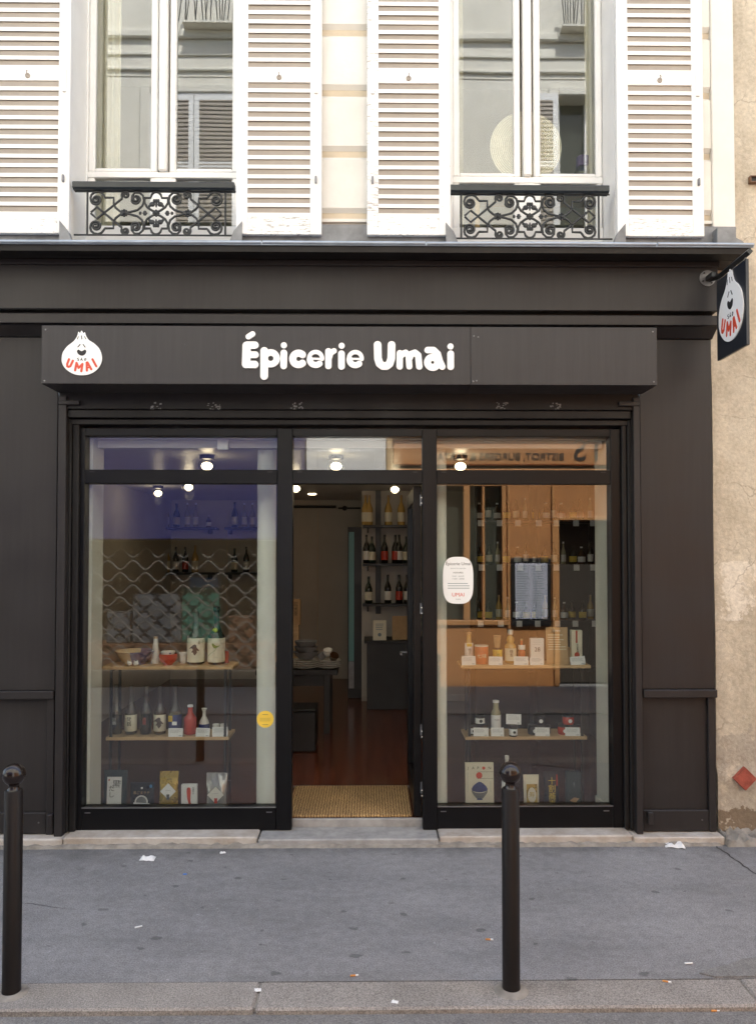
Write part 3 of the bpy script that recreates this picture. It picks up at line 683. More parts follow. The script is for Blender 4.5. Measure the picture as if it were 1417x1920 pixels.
tag(lumps('mortar_heap', xp(1345, -.04), xp(1480, -.04), -.13, .06, .085, (26, 8), 'mortar'), 'lumpy grey cement heap at the foot of the flaking plaster wall', 'cement')

# ------------------------------------------------------------------ shopfront joinery
sf = thing('shopfront', 'dark brown painted wooden shopfront with cornice, black glazing and open door', 'shopfront')
XA = -4.4
XC = xp(1406, -.30, 470)
zc0, zc1, zc2 = zp(459, -.30), zp(473, -.30), zp(487, -.13)
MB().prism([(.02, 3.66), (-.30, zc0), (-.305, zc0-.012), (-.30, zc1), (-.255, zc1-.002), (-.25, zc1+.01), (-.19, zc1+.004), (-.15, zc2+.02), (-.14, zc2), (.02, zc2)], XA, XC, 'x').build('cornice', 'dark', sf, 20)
MB().prism([(.015, 3.672), (.015, 3.662), (-.30, zc0+.002), (-.312, zc0-.012), (-.318, zc0-.010), (-.315, zc0+.010), (-.30, zc0+.013)], XA, XC+.01, 'x').build('zinc_capping', 'zinc', sf, 20)
for a, b in ((XA, xp(490, -.31, 455)), (xp(493, -.31, 455), xp(797, -.31, 455)), (xp(800, -.31, 455), xp(1228, -.31, 455)), (xp(1231, -.31, 455), XC+.01)):
    MB().tube([(a, -.318, zc0+.004+random.uniform(-.002, .002)), ((a+b)/2, -.318, zc0+.004+random.uniform(-.003, .002)), (b, -.318, zc0+.004)], .0105, 8).build('zinc_bead', 'zinc', sf, 60)
XF = xp(1345, -.11, 540)
B(XA, XF+.004, -.132, .02, zp(498, -.13), zc2-.001, .004).build('frieze_moulding', 'brown', sf)
B(XA, XF, -.112, .02, zp(581, -.11), zp(499, -.11), .003).build('fascia', 'brown', sf)
B(XA, XF-.01, -.05, .02, zp(590, -.05), zp(581, -.11)-.002).build('fascia_groove', 'dark', sf)
za, zb_, zc_ = zp(589, -.12), zp(607, -.12), zp(634, 0)
MB().prism([(.02, za-.001), (-.118, za-.001), (-.122, za-.006), (-.12, zb_), (-.09, zb_-.004), (-.04, zc_+.02), (-.012, zc_), (.02, zc_)], XA, XF+.006, 'x').build('architrave', 'brown', sf, 20)
# pilasters either side
XP0, XP1, XQ0, XQ1 = XA, xp(106, 0), xp(1201, 0), xp(1336.5, 0)
zl0, zl1, zbr = zp(1310, -.03), zp(1294, -.03), zp(1521, .005)
for a, b in ((XP0, XP1), (XQ0, XQ1)):
    pl = B(a, b, .03, .34, .03, zc_-.001).build('pilaster', 'brown', sf)
    B(a, b, 0, .028, zl1-.002, zc_-.002, .003).build('upper_panel', 'brown', pl)
    B(a, b+.004, -.03, .028, zl0, zl1-.003, .004).build('ledge', 'brown', pl)
    B(a+.003, b-.047, .022, .029, zbr+.001, zl0-.001).build('lower_panel', 'brown', pl)
    B(b-.045, b, -.004, .028, .052, zl0-.001, .003).build('stile', 'brown', pl)
    B(a, b-.046, .0, .027, .055, zbr, .004).build('bottom_rail', 'brown', pl)
    for sx in (.06, b-a-.09):
        MB().lathe([(.005, 0), (.005, -.003), (0, -.004)], (a+sx, .0, zbr-.06), 10, 'y').build('screw', 'steel', pl)
for px, s in ((100, -1), (1214, 1)):
    c = xp(px, -.02); B(c-.018, c+.018, -.035, .0, zp(1548, -.02), zp(1524, -.02), .005).build('guide_foot', 'brown', sf)
# roller shutter guides and housing below the sign
zh = zp(744, -.03)
for a, b in ((107, 122), (1189, 1201)):
    B(xp(a, -.035), xp(b, -.035), -.036, .13, .05, zh, .003).build('shutter_guide', 'brown', sf)
for a, b, y in ((124, 132, .015), (134, 146, .03), (1167, 1176, .03), (1178, 1187, .015)):
    B(xp(a, y), xp(b, y), y, .13, .055, zp(786, .02), .006).build('guide_channel', 'dark', sf)
XS0, XS1 = xp(107, -.03), xp(1201, -.03)
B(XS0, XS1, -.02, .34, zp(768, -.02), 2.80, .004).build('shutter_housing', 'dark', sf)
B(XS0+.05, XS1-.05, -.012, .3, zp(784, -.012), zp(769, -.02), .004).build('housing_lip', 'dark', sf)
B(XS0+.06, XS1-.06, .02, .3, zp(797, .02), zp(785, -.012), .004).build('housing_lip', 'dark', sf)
for px, s in ((107, 1), (1201, -1)):
    c = xp(px, -.04); B(c, c+s*.13, -.045, -.018, zp(760, -.04), zp(752, -.04), .003).build('guide_bracket', 'brown', sf)
for px, ww in ((292, 20), (400, 26), (557, 24), (940, 25), (1040, 20)):
    c = P(px, 761, -.021); mb = MB(); wm = ww/300
    for k in range(16):
        x, z = c.x+random.uniform(-.5, .5)*wm, c.z+random.uniform(-.022, .022); d = random.uniform(.003, .008); e = random.uniform(.002, .006)
        mb.add([(x-d, -.0225-k*.00005, z-e), (x+d, -.0225-k*.00005, z-e*.6), (x+d*.7, -.0225-k*.00005, z+e), (x-d*.8, -.0225-k*.00005, z+e*.7)], [(0, 1, 2, 3)])
    o = mb.build('sticker_residue', 'zincdull', sf, 0); o['kind'] = 'stuff'
# black glazing frame
FY0, FY1 = .06, .15; gy = .10
ztop, zr1, zr0, zb1_, zbot = zp(803, FY0), zp(881, FY0), zp(907, FY0), zp(1514, FY0), zp(1551, FY0)
FX0, FX1 = xp(140, FY0, 1500), xp(1168, FY0, 1500)
cols = [(FX0, xp(158, FY0)), (xp(519, FY0), xp(548, FY0)), (xp(792, FY0), xp(819, FY0)), (xp(1145, FY0), FX1)]
for k, (a, b) in enumerate(cols): B(a, b, FY0, FY1, .05, ztop, .004).build('frame_stile' if k in (0, 3) else 'mullion', 'black', sf)
for k, (a, b) in enumerate(((cols[0][1], cols[1][0]), (cols[1][1], cols[2][0]), (cols[2][1], cols[3][0]))):
    B(a, b, FY0+.002, FY1-.002, zp(818, FY0), ztop-.002, .003).build('head_rail', 'black', sf)
    B(a, b, FY0+.002, FY1-.002, zr0, zr1, .003).build('transom_rail', 'black', sf)
    B(a-.006, b+.006, gy, gy+.006, zr1-.006, zp(818, FY0)+.006).build('pane', 'glass', sf)
    for q in (a+.03, b-.06):
        B(q, q+.03, FY0-.002, FY0+.003, zr1-.016, zr1-.010).build('drain_slot', 'iblack', sf)
    if k == 1: continue
    B(a, b, FY0+.002, FY1-.002, .05, zb1_, .003).build('bottom_rail', 'black', sf)
    B(a, b, FY0-.004, FY0+.004, zb1_+.0005, zb1_+.006).build('glazing_bead', 'steel', sf)
    B(a-.006, b+.006, gy, gy+.006, zb1_-.006, zr0+.006).build('pane', 'glass', sf)
    for q in (a+.02, b-.06):
        B(q, q+.035, FY0-.002, FY0+.003, zb1_-.03, zb1_-.024).build('drain_slot', 'steel', sf)
# door leaf, folded inwards on the right-hand jamb
dx0, dx1, dz0, dz1, dl = cols[2][0]-.052, cols[2][0]-.004, FZ+.012, zr0-.006, .84
dy0 = FY1+.004
door = B(dx0, dx1, dy0, dy0+.09, dz0, dz1, .003).build('door', 'black', sf)
B(dx0, dx1, dy0+dl-.09, dy0+dl, dz0, dz1, .003).build('door_stile', 'black', door)
B(dx0+.002, dx1-.002, dy0+.09, dy0+dl-.09, dz1-.1, dz1-.002, .003).build('door_rail', 'black', door)
B(dx0+.002, dx1-.002, dy0+.09, dy0+dl-.09, dz0+.002, dz0+.14, .003).build('door_rail', 'black', door)
B((dx0+dx1)/2-.004, (dx0+dx1)/2+.004, dy0+.085, dy0+dl-.085, dz0+.13, dz1-.09).build('pane', 'glass', door)
MB().tube([(dx0-.001, dy0+dl-.05, 1.05), (dx0-.05, dy0+dl-.05, 1.05), (dx0-.05, dy0+dl-.16, 1.05)], .009, 8).build('handle', 'steel', door, 60)
for z in (.25, .62, 1.4, 2.1):
    MB().lathe([(.008, 0), (.008, .07)], (dx1+.001, FY0+.096, z), 10).build('hinge', 'steel', door)
    for dz in (.0, .035): MB().ellip((cols[2][0]-.006, FY0+.004, z+.01+dz), (.004, .003, .004), 8, 5).build('hinge_pin', 'letter', door)

# ------------------------------------------------------------------ signs
SGY = -.28
sg = thing('shop_sign', 'long dark sign box over the shop window reading Épicerie Umai', 'sign', (0, 0, 0))
sx0, sx1, sz0, sz1 = xp(78, SGY, 665), xp(1231, SGY, 665), zp(721, SGY), zp(612, SGY)
xs = xp(882, SGY, 665)
B(sx0, xs-.0003, SGY, -.022, sz0, sz1, .0025).build('sign_panel', 'sign', sg)
B(xs+.0003, sx1, SGY, -.022, sz0, sz1, .0025).build('sign_panel', 'sign', sg)
for px, py in ((86, 618), (888, 630), (896, 632), (887, 715), (893, 714), (1223, 622), (84, 714), (1225, 716)):
    c = P(px, py, SGY); MB().lathe([(.005, 0), (.005, -.002), (.003, -.003), (0, -.003)], (c.x, SGY+.0005, c.z), 10, 'y').build('screw', 'steel', sg)
def circ(cx, cy, r, a0=0, a1=360, n=26): return [(cx+r*math.cos(R(a0+(a1-a0)*k/n)), cy-r*math.sin(R(a0+(a1-a0)*k/n))) for k in range(n+1)]
LET = [
    [([(77, 130), (74, 244)], 26), ([(80, 126), (128, 126)], 23), ([(80, 186), (131, 186)], 21), ([(76, 246), (128, 247)], 23)],
    [([(87, 73), (113, 56)], 17)],
    [([(186, 162), (186, 318)], 24), (circ(226, 208, 37), 20)],
    [([(307, 174), (306, 254)], 21)], [([(307, 126)], 19)],
    [(circ(398, 211, 36, 48, 312), 22)],
    [(circ(504, 207, 40, -4, 180), 13), (circ(504, 213, 36, 180, 312), 19), ([(468, 209), (544, 211)], 6)],
    [([(583, 163), (583, 255)], 20), ([(585, 212), (598, 172), (618, 160)], 17)],
    [([(664, 178), (664, 257)], 21)], [([(665, 128)], 19)],
    [(circ(750, 207, 40, -4, 180), 13), (circ(750, 213, 36, 180, 312), 19), ([(714, 209), (790, 211)], 6)],
    [([(888, 122), (890, 205), (900, 238), (920, 254), (944, 254), (963, 238), (973, 205), (975, 122)], 24)],
    [([(1026, 174), (1025, 256)], 20), ([(1026, 200), (1040, 178), (1062, 170), (1080, 186), (1085, 256)], 19), ([(1085, 205), (1098, 178), (1120, 170), (1140, 186), (1147, 256)], 20)],
    [(circ(1230, 230, 32), 22), ([(1199, 153), (1236, 153), (1262, 178), (1274, 222), (1290, 257)], 20)],
    [([(1342, 176), (1342, 257)], 21)], [([(1341, 130)], 19)],
]
def topx(x, y, ox, oy, k): return (ox+k*x, oy+k*y)
def cut(strokes, conv, h, th):
    s2 = [([conv(*p) for p in s], r) for s, r in strokes]; return fill(contour(s2, h), th)
ksc = (xp(870, SGY)-xp(440, SGY))/1417; lo = P(440, 610, SGY)
for L in LET:
    s2 = [([(p[0], -p[1]) for p in s], r) for s, r in L]
    v, f = fill(contour(s2, 3.0), 1.0)
    MB().add([(lo.x+ksc*p[0], SGY-.005-.010*p[2], lo.z+ksc*p[1]) for p in v], f).build('letter', 'letter', sg, 20)
OUT = [(612, 200), (628, 178), (645, 205), (663, 218), (680, 185), (705, 148), (728, 185), (748, 214), (768, 205), (785, 188), (800, 220), (825, 295), (900, 400), (1050, 500), (1180, 640), (1248, 830), (1240, 1000), (1150, 1170), (1000, 1290), (830, 1345), (600, 1345), (420, 1280), (270, 1160), (190, 1010), (185, 850), (220, 720), (330, 570), (480, 450), (560, 350), (598, 270)]
MOUTH = [(588, 700), (625, 664), (665, 684), (715, 705), (765, 682), (808, 664), (836, 705), (818, 772), (770, 815), (715, 828), (655, 808), (608, 765)]
UMAI = [[([(378, 925), (330, 1060), (335, 1115), (372, 1132), (418, 1108), (482, 965)], 30)], [([(545, 1222), (580, 1022), (638, 1158), (738, 1052), (710, 1248)], 30)],
        [([(858, 1228), (852, 1015), (872, 1010), (975, 1192)], 30), ([(862, 1150), (935, 1142)], 20)], [([(1005, 925), (1108, 1112)], 30)]]
TICK = [([(700, 290), (718, 378)], 11), ([(622, 310), (597, 380)], 9), ([(790, 310), (818, 375)], 9)]
EYES = [([(612, 592), (670, 525)], 12), ([(752, 525), (806, 598)], 12)]
SAO = [([(630, 890), (596, 912), (636, 930), (640, 955), (610, 958)], 8), ([(718, 890), (690, 950), (715, 925), (742, 955)], 9), ([(830, 900), (800, 905), (788, 940), (808, 958), (838, 918)], 8)]
def logo(parent, place, y):                 # place(u, v, depth) -> point, u right v up in the drawing's units
    def add(name, vf, d0, d1, m):
        v, f = vf; MB().add([place(p[0], p[1], d0+(d1-d0)*(p[2]+.5)) for p in v], f).build(name, m, parent, 20)
    flip = lambda pts: [(x, -yy) for x, yy in pts]
    add('logo_plate', fill([smooth_loop(flip(OUT), 4)], 1.0), .0, .006, 'letter')
    add('logo_mouth', fill([smooth_loop(flip(MOUTH), 4)], 1.0), .0062, .0072, 'ink')
    for s in TICK+EYES+SAO: add('logo_line', fill(contour([(flip(s[0]), s[1])], 4), 1.0), .0062, .0072, 'ink')
    for s in UMAI: add('logo_letter', fill(contour([(flip(a), r) for a, r in s], 6), 1.0), .0062, .0075, 'red')
kl = (xp(205, SGY)-xp(105, SGY))/1417; ll = P(105, 610, SGY)
logo(sg, lambda u, v, d: (ll.x+kl*u, SGY-.0005-d, ll.z+kl*v), 0)
# hanging sign at right angles to the front
hs = thing('hanging_sign', 'dark blade sign with white bun logo hanging on a bracket at right angles', 'sign', (0, 0, 0))
HX = 2.137; hy0, hy1, hz0, hz1 = -.545, -.18, 2.965, 3.455
B(HX-.009, HX+.009, hy0, hy1, hz0, hz1, .002).build('sign_board', 'navy', hs)
kh = .0003525; 
logo(hs, lambda u, v, d: (HX-.0095-d, (hy0+hy1)/2-.006-kh*.80*(u-717), 3.262+kh*(v+717)), 0)
pc = P(1325, 522, -.112); 
MB().lathe([(.050, 0), (.050, -.006), (0, -.006)], (pc.x, -.112, pc.z), 26, 'y').build('wall_plate', 'steel', hs)
for dx, dz in ((-.022, .03), (.024, -.03), (-.03, -.02), (.028, .026)):
    MB().lathe([(.006, 0), (.006, -.006), (0, -.007)], (pc.x+dx, -.117, pc.z+dz), 6, 'y').build('bolt', 'iblack', hs)
B(pc.x-.014, pc.x+.014, -.20, -.118, pc.z-.022, pc.z+.01, .003).build('bracket_socket', 'iron', hs)
mb = MB().tube([(pc.x+.012, -.12, pc.z-.006), (HX, -.2, hz1+.026), (HX, hy0-.03, hz1+.030)], .019, 4); mb.build('bracket_arm', 'iron', hs, 0)
for y in (hy0+.02, hy1-.01): B(HX-.004, HX+.004, y-.006, y+.006, hz1-.012, hz1+.02).build('hanger', 'steel', hs)
# ------------------------------------------------------------------ shop interior: the room
RX0, RX1, RYB, RYC, CZ = -2.7, 2.12, 5.7, 4.1, 2.53
struct('shop_floor', B(RX0, RX1, .152, RYB, .0, FZ), 'floor')
struct('shop_ceiling', B(RX0, RX1, .152, RYB, CZ, CZ+.12), 'ceil')
struct('shop_wall_back', B(RX0, RX1, RYB, RYB+.12, 0, CZ+.12), 'iwall')
struct('shop_wall_left', B(RX0-.12, RX0, .15, RYB+.12, 0, CZ+.12), 'iwall')
struct('shop_wall_right', B(RX1, RX1+.12, .345, RYB+.12, 0, CZ+.12), 'iwall')
XW = xp(678, RYC)
struct('shop_wall_inner', B(XW, RX1-.002, RYC, RYC+.14, FZ+.001, CZ-.002), 'iwall')
B(XW-.001, RX1, RYC-.012, RYC-.001, FZ+.001, FZ+.07).build('skirting', 'iwall', bpy.data.objects['shop_wall_inner'])
for k in range(5):
    c = xp(596, RYB)+(k-2)*.62
    B(c-.006, c+.006, RYB-.014, RYB-.002, FZ, CZ-.16).build('wall_panel_joint', 'creamjoint', bpy.data.objects['shop_wall_back'])
# white returns and columns just inside the glass
struct('window_return_right', B(cols[3][0]+.004, cols[3][0]+.10, .156, .42, FZ+.001, CZ-.002), 'post')
B(cols[3][0]-.008, cols[3][0]+.003, .16, .415, FZ+.001, FZ+.06).build('skirting', 'post', bpy.data.objects['window_return_right'])
struct('window_return_left', B(cols[0][1]-.10, cols[0][1]-.004+.02, .156, .36, FZ+.001, CZ-.002), 'post')
cx = (xp(483, .34)+xp(517, .34))/2
struct('column_left', MB().lathe([(.062, FZ+.001), (.062, CZ-.001)], (cx, .34, 0), 28), 'post')
cx = (xp(812, .30)+xp(836, .30))/2
struct('column_right', MB().lathe([(.046, FZ+.001), (.046, CZ-.001)], (cx, .30, 0), 28), 'post')
struct('ceiling_bulkhead', B(cols[0][1]+.03, cols[3][0]-.01, .20, .30, CZ-.05, CZ-.001), 'ceil')
for px, py, s, lab in ((418, 832, .04, 'small white sensor box hanging at the top of the left shop window'), (170, 826, .026, 'white bracket box in the upper corner of the left shop window')):
    c = P(px, py, .17); tag(B(c.x-s*.9, c.x+s*.9, .158, .19, c.z-s, c.z+s, .004).build('sensor_box', 'card'), lab, 'sensor')

tag(B(xp(546, .45), xp(768, .45), .165, .80, FZ+.002, FZ+.018, .004).build('door_mat', 'mat'), 'ribbed coir mat lying just inside the open doorway', 'mat')
tag(B(xp(540, .8), xp(772, .8), .803, .82, FZ+.001, FZ+.012).build('floor_strip', 'steel'), 'thin metal strip between door mat and red-brown floor', 'floor strip')

# ceiling lamps, lit
LAMPS = ((388, .95, 'front row above the left display window, beside the sensor'), (630, .95, 'front row above the doorway'), (863, .95, 'front row above the right display window'),
         (354, 2.75, 'middle row, left of the column'), (555, 2.9, 'middle row at the left edge of the doorway'), (740, 3.0, 'middle row in front of the sake shelves'), (297, 3.5, 'back row above the rear bottle shelf'))
for px, y, where in LAMPS:
    x = xp(px, y, 900)
    L = thing('ceiling_lamp', 'lit glass ceiling lamp, '+where, 'lamp', (x, y, CZ), 'lit ceiling lamps in the shop')
    MB().lathe([(.055, -.001), (.055, -.03), (.03, -.036), (0, -.036)], seg=20).build('lamp_base', 'lampbase', L)
    MB().lathe([(.03, -.037), (.062, -.05), (.068, -.075), (.058, -.105), (.035, -.12), (0, -.124)], seg=22).build('glass_shade', 'bglass', L, 60)
    MB().ellip((0, 0, -.082), (.042, .042, .030), 16, 10).build('bulb', 'bulb', L, 60)
    ld = bpy.data.lights.new('lamp_light', 'POINT'); ld.energy = .24; ld.color = (1, .80, .52); ld.shadow_soft_size = .05
    lo_ = bpy.data.objects.new('lamp_light', ld); COL.objects.link(lo_); lo_.parent = L; lo_.location = (0, 0, -.16)
x = xp(585, 4.6, 929)
sp = thing('recessed_spot', 'small lit recessed spot in the ceiling near the back of the shop', 'lamp', (x, 4.6, CZ))
MB().lathe([(.05, -.001), (.05, -.006), (.04, -.008), (0, -.008)], seg=18).build('spot_rim', 'bulb', sp)

# ------------------------------------------------------------------ goods
ORD = ('first', 'second', 'third', 'fourth', 'fifth', 'sixth', 'seventh', 'eighth', 'ninth', 'tenth', 'eleventh', 'twelfth', 'thirteenth')
def lines(x0, x1, y, zs, h=.0012, jitter=.3):
    mb = MB()
    for z in zs:
        a = x0+(x1-x0)*random.uniform(0, .05); b = x1-(x1-x0)*random.uniform(0, jitter)
        mb.add([(a, y, z), (b, y, z), (b, y, z+h), (a, y, z+h)], [(0, 1, 2, 3)])
    return mb
def flatprint(name, vf, x, y, z, m, parent, sx=1):
    v, f = vf; o = MB().add([(x+p[0]*sx, y-p[2], z+p[1]) for p in v], f).build(name, m, parent, 0); return o
def text_on(body, size, x, y, z, m, parent): return flatprint('print', text(body, size), x, y, z, m, parent)
def vtext(body, size, x, y, z, m, parent):
    for k, ch in enumerate(body): flatprint('print', text(ch, size), x, y, z-size*.95*k, m, parent)
CARDS = 0
def price_card(px0, px1, py0, py1, y, z, where, lean=.0, raise_=0.0):
    a, b = xp(px0, y), xp(px1, y); W = b-a; H = abs(zp(py0, y)-zp(py1, y))
    o = thing('price_card', 'small white price card '+where, 'card', ((a+b)/2, y, z+raise_), 'price cards in the shop windows')
    o.rotation_euler = (R(-9), R(lean), 0)
    B(-W/2, W/2, 0, .0012, 0, H).build('card', 'card', o)
    q = lines(-W*.42, W*.40, -.0006, [H*(.80-.11*k) for k in range(4)], .0016).add([(W*.22, -.0006, H*.1), (W*.42, -.0006, H*.1), (W*.42, -.0006, H*.17), (W*.22, -.0006, H*.17)], [(0, 1, 2, 3)])
    q.build('print', 'print', o, 0)
    MB().prism([(.0013, .0), (.03, .0), (.0013, H*.8)], -.004, .004, 'x').build('card_foot', 'card', o)
    return o
def bottle(name, label, loc, h, r, glass, lab=None, cap=None, neck=.33, lz=(.08, .5), cat='bottle', group=None, nr=.32, liquid=None, arc=(190, 350), fill_=.5):
    o = thing(name, label, cat, loc, group)
    sh = h*(1-neck)
    prof = [(r*.86, 0), (r, r*.12), (r, sh*.78), (r*.93, sh*.86), (r*.62, sh*.98), (r*nr*1.1, h*(1-neck*.75)), (r*nr, h*.94), (r*nr*1.15, h*.945), (r*nr*1.15, h*.97)]
    MB().lathe(prof, seg=22).build('glass_body', glass, o, 50)
    if liquid: MB().lathe([(r*.8, .004), (r*.93, r*.15), (r*.93, h*fill_), (r*.9, h*fill_+.002), (0, h*fill_+.002)], seg=18).build('liquid', liquid, o, 50)
    if cap: MB().lathe([(r*nr*1.22, h*.93), (r*nr*1.22, h*.995), (r*nr, h), (0, h)], seg=16).build('cap', cap, o, 40)
    if lab: MB().lathe([(r*1.008, h*lz[0]), (r*1.02, h*lz[0]+.0005), (r*1.02, h*lz[1]-.0005), (r*1.008, h*lz[1])], seg=22, a0=arc[0], a1=arc[1], caps=False).build('paper_label', lab, o, 50)
    return o
def pouch(name, label, loc, W, H, m, D=.035, seal=.1, rot=0):
    o = thing(name, label, 'pouch', loc, rot=(R(-4), 0, R(rot))); n, k = 10, 14; vs = []; fs = []
    for s in (-1, 1):
        for j in range(k+1):
            for i in range(n+1):
                u, v = i/n*2-1, j/k; bulge = max(0, (1-u*u))**.6*(min(1, (1-seal-v)/.55)**.7 if v < 1-seal else 0)*(.55+.45*min(1, v/.12))
                wob = .0018*math.sin(9*u+11*v+W*90)*(1 if 0 < j < k else 0)
                vs.append((u*W/2*(1-.025*math.sin(math.pi*v)), s*(.0012+bulge*D/2)+wob, v*H))
    m1 = n+1; off = (k+1)*m1
    for s in (0, off):
        for j in range(k):
            for i in range(n): fs.append((s+j*m1+i, s+j*m1+i+1, s+(j+1)*m1+i+1, s+(j+1)*m1+i))
    for j in range(k):
        for i in (0, n): fs.append((j*m1+i, (j+1)*m1+i, off+(j+1)*m1+i, off+j*m1+i))
    for i in range(n):
        for j in (0, k): fs.append((j*m1+i, j*m1+i+1, off+j*m1+i+1, off+j*m1+i))
    MB().add(vs, fs).build('pouch_body', m, o, 60); return o
def carton(name, label, loc, W, D, H, m, rot=(0, 0, 0), cat='box'):
    o = thing(name, label, cat, loc, rot=rot); B(-W/2, W/2, -D/2, D/2, 0, H, .0015).build('carton', m, o); return o
def quad(parent, name, m, x0, x1, z0, z1, y):
    return MB().add([(x0, y, z0), (x1, y, z0), (x1, y, z1), (x0, y, z1)], [(0, 1, 2, 3)]).build(name, m, parent, 0)
def at(px0, px1, y): return (xp(px0, y)+xp(px1, y))/2, xp(px1, y)-xp(px0, y)
def hgt(py0, py1, y): return (py1-py0)*(y-CAM.y)/FPX

# display stands in the two windows
def stand(label, boards, y0, depth):
    zt = max(zp(b[2], y0) for b in boards)
    o = thing('display_stand', label, 'stand', (0, 0, FZ)); tops = []
    for a, b, py in boards:
        z = zp(py, y0); x0, x1 = xp(a, y0), xp(b, y0); yy = y0 if not tops else y0+.03; tops.append(z)
        B(x0, x1, yy, yy+depth, z-.022-FZ, z-FZ, .002).build('board', 'oak', o)
    x0, x1 = xp(boards[1][0], y0)+.03, xp(boards[1][1], y0)-.03
    for x in (x0, x1):
        for y in (y0+.045, y0+depth-.01): B(x-.008, x+.008, y-.008, y+.008, 0, tops[0]-.023-FZ).build('leg', 'iblack', o)
        for z in tops: B(x-.0075, x+.0075, y0+.05, y0+depth-.02, z-.04-FZ, z-.0235-FZ).build('cross_bar', 'iblack', o)
    return tops
DY = .45
LT = stand('oak and black metal stand carrying bowls and sake in the left window', ((193, 438, 1249), (199, 430, 1383)), DY, .24)
RT = stand('oak and black metal stand carrying sauces and jars in the right window', ((863, 1106, 1248), (872, 1100, 1384)), DY, .24)
# left, upper board
y = .58; z = LT[0]
x, W = at(218, 291, y); bo = thing('bowl', 'wide bowl glazed half beige half dark violet on the left oak board', 'bowl', (x+.005, y, z))
MB().lathe([(W*.26, 0), (W*.27, .006), (W*.36, .03), (W*.5, .092), (W*.485, .094), (W*.34, .035), (W*.2, .012), (0, .010)], seg=36).build('bowl_body', 'halfbowl', bo, 60)
y = .475
for k, px in enumerate((245, 257)):
    c = xp(px, y); f = thing('cat_figurine', 'tiny white ceramic figurine in front of the two-tone bowl'+(' on its beige side', ' where the violet begins')[k], 'figurine', (c, y, z), 'two tiny white figurines')
    mb = MB().ellip((0, 0, .017), (.018, .015, .017), 14, 9); mb.build('body', 'ceramic', f, 60)
    for s in (-1, 1): MB().ellip((s*.011, -.002, .034), (.004, .003, .006), 6, 4).build('ear', 'ceramic', f, 60)
    for s in (-1, 1): MB().ellip((s*.006, -.014, .020), (.002, .002, .003), 6, 4).build('eye', 'ink', f, 60)
y = .60; x, W = at(285, 302, y); H = hgt(1193, 1243, y)
o = thing('soy_bottle', 'tall tapering white ceramic bottle with cork stopper', 'bottle', (x, y, z))
MB().lathe([(W*.5, 0), (W*.5, .01), (W*.3, H*.7), (W*.24, H*.9), (W*.24, H*.92)], seg=22).build('body', 'ceramic', o, 50)
MB().lathe([(W*.22, H*.915), (W*.24, H*1.0), (0, H)], seg=14).build('cork', 'oak', o)
y = .53; x, W = at(300, 334, y)
o = thing('bowl', 'small red lacquer bowl holding a white and blue cup', 'bowl', (x, y, z))
MB().lathe([(W*.22, 0), (W*.24, .007), (W*.44, .03), (W*.5, .055), (W*.49, .077), (W*.46, .077), (W*.4, .035), (0, .02)], seg=28).build('bowl_body', 'redc', o, 60)
c = thing('cup', 'white cup with blue rim resting inside the red bowl', 'cup', (x, y, z+.05))
MB().lathe([(W*.2, 0), (W*.36, .02), (W*.38, .045), (W*.35, .045), (0, .02)], seg=24).build('cup_body', 'ceramic', c, 60)
MB().ellip((W*.08, -W*.3, .034), (W*.16, .006, .010), 12, 6).build('blue_mark', 'blue', c, 60)
y = .61; x, W = at(337, 354, y)
o = thing('cup', 'small plain white cup between red bowl and label bottles', 'cup', (x, y, z))
MB().lathe([(W*.36, 0), (W*.46, .02), (W*.5, .075), (W*.46, .075), (0, .02)], seg=22).build('cup_body', 'ceramic', o, 60)
y = .57
def figure_print(o, x, yy, z, s, m):       # abstract dark caped figure
    pts = [(-.30, .22), (-.18, .32), (-.05, .42), (.10, .45), (.18, .36), (.20, .22), (.34, .06), (.42, -.08), (.22, -.05), (.24, -.20), (.12, -.36), (.06, -.44), (-.02, -.36), (-.10, -.20), (-.22, -.18), (-.10, .02), (-.22, .14), (-.40, .10)]
    flatprint('print', fill([smooth_loop([(a*s, b*s) for a, b in pts], 3)], .0004), x, yy, z, m, o)
for k, (a, b) in enumerate(((353, 385), (391, 423))):
    x, W = at(a, b, y); r = W/2; H = .40
    o = bottle('sake_bottle', ('large dark sake bottle, cream label with a brown caped figure', 'large dark sake bottle, cream label with a green bird')[k], (x, y, z), H, r, ('bglass', 'bdark')[k], 'cream2', (None, 'iblack')[k], .42, (.045, .46), arc=(180, 360), liquid=('bbrown', None)[k], fill_=.44)
    fy = -r*1.045
    if k == 0: figure_print(o, 0, fy, H*.26, .085, 'brownp'); vtext('天狗', .014, .034, fy+.006, H*.40, 'brownp', o)
    else:
        bird = [(-.36, .30), (-.24, .34), (-.14, .22), (.10, .12), (.40, .16), (.20, .02), (.04, -.10), (-.12, -.12), (-.26, .0), (-.34, .16)]
        flatprint('print', fill([smooth_loop([(p*.075, q*.075) for p, q in bird], 3)], .0004), .008, fy, H*.31, 'green', o)
        MB().tube([(.012, fy, H*.285), (-.005, fy, H*.24), (-.035, fy+.004, H*.19), (-.044, fy+.008, H*.15)], .0012, 5).build('print', 'green', o)
        lines(-.005, .03, fy+.001, (H*.14, H*.125)).build('print', 'print', o, 0)
        MB().ellip((.0, -r*.78, H*.60), (.018, .010, .016), 12, 8).build('green_seal', 'lime', o, 60)
x, W = at(420, 430, .60); carton('red_carton', 'narrow red carton behind the bottle with the bird label', (x, .615, z), .03, .04, .085, 'redc')
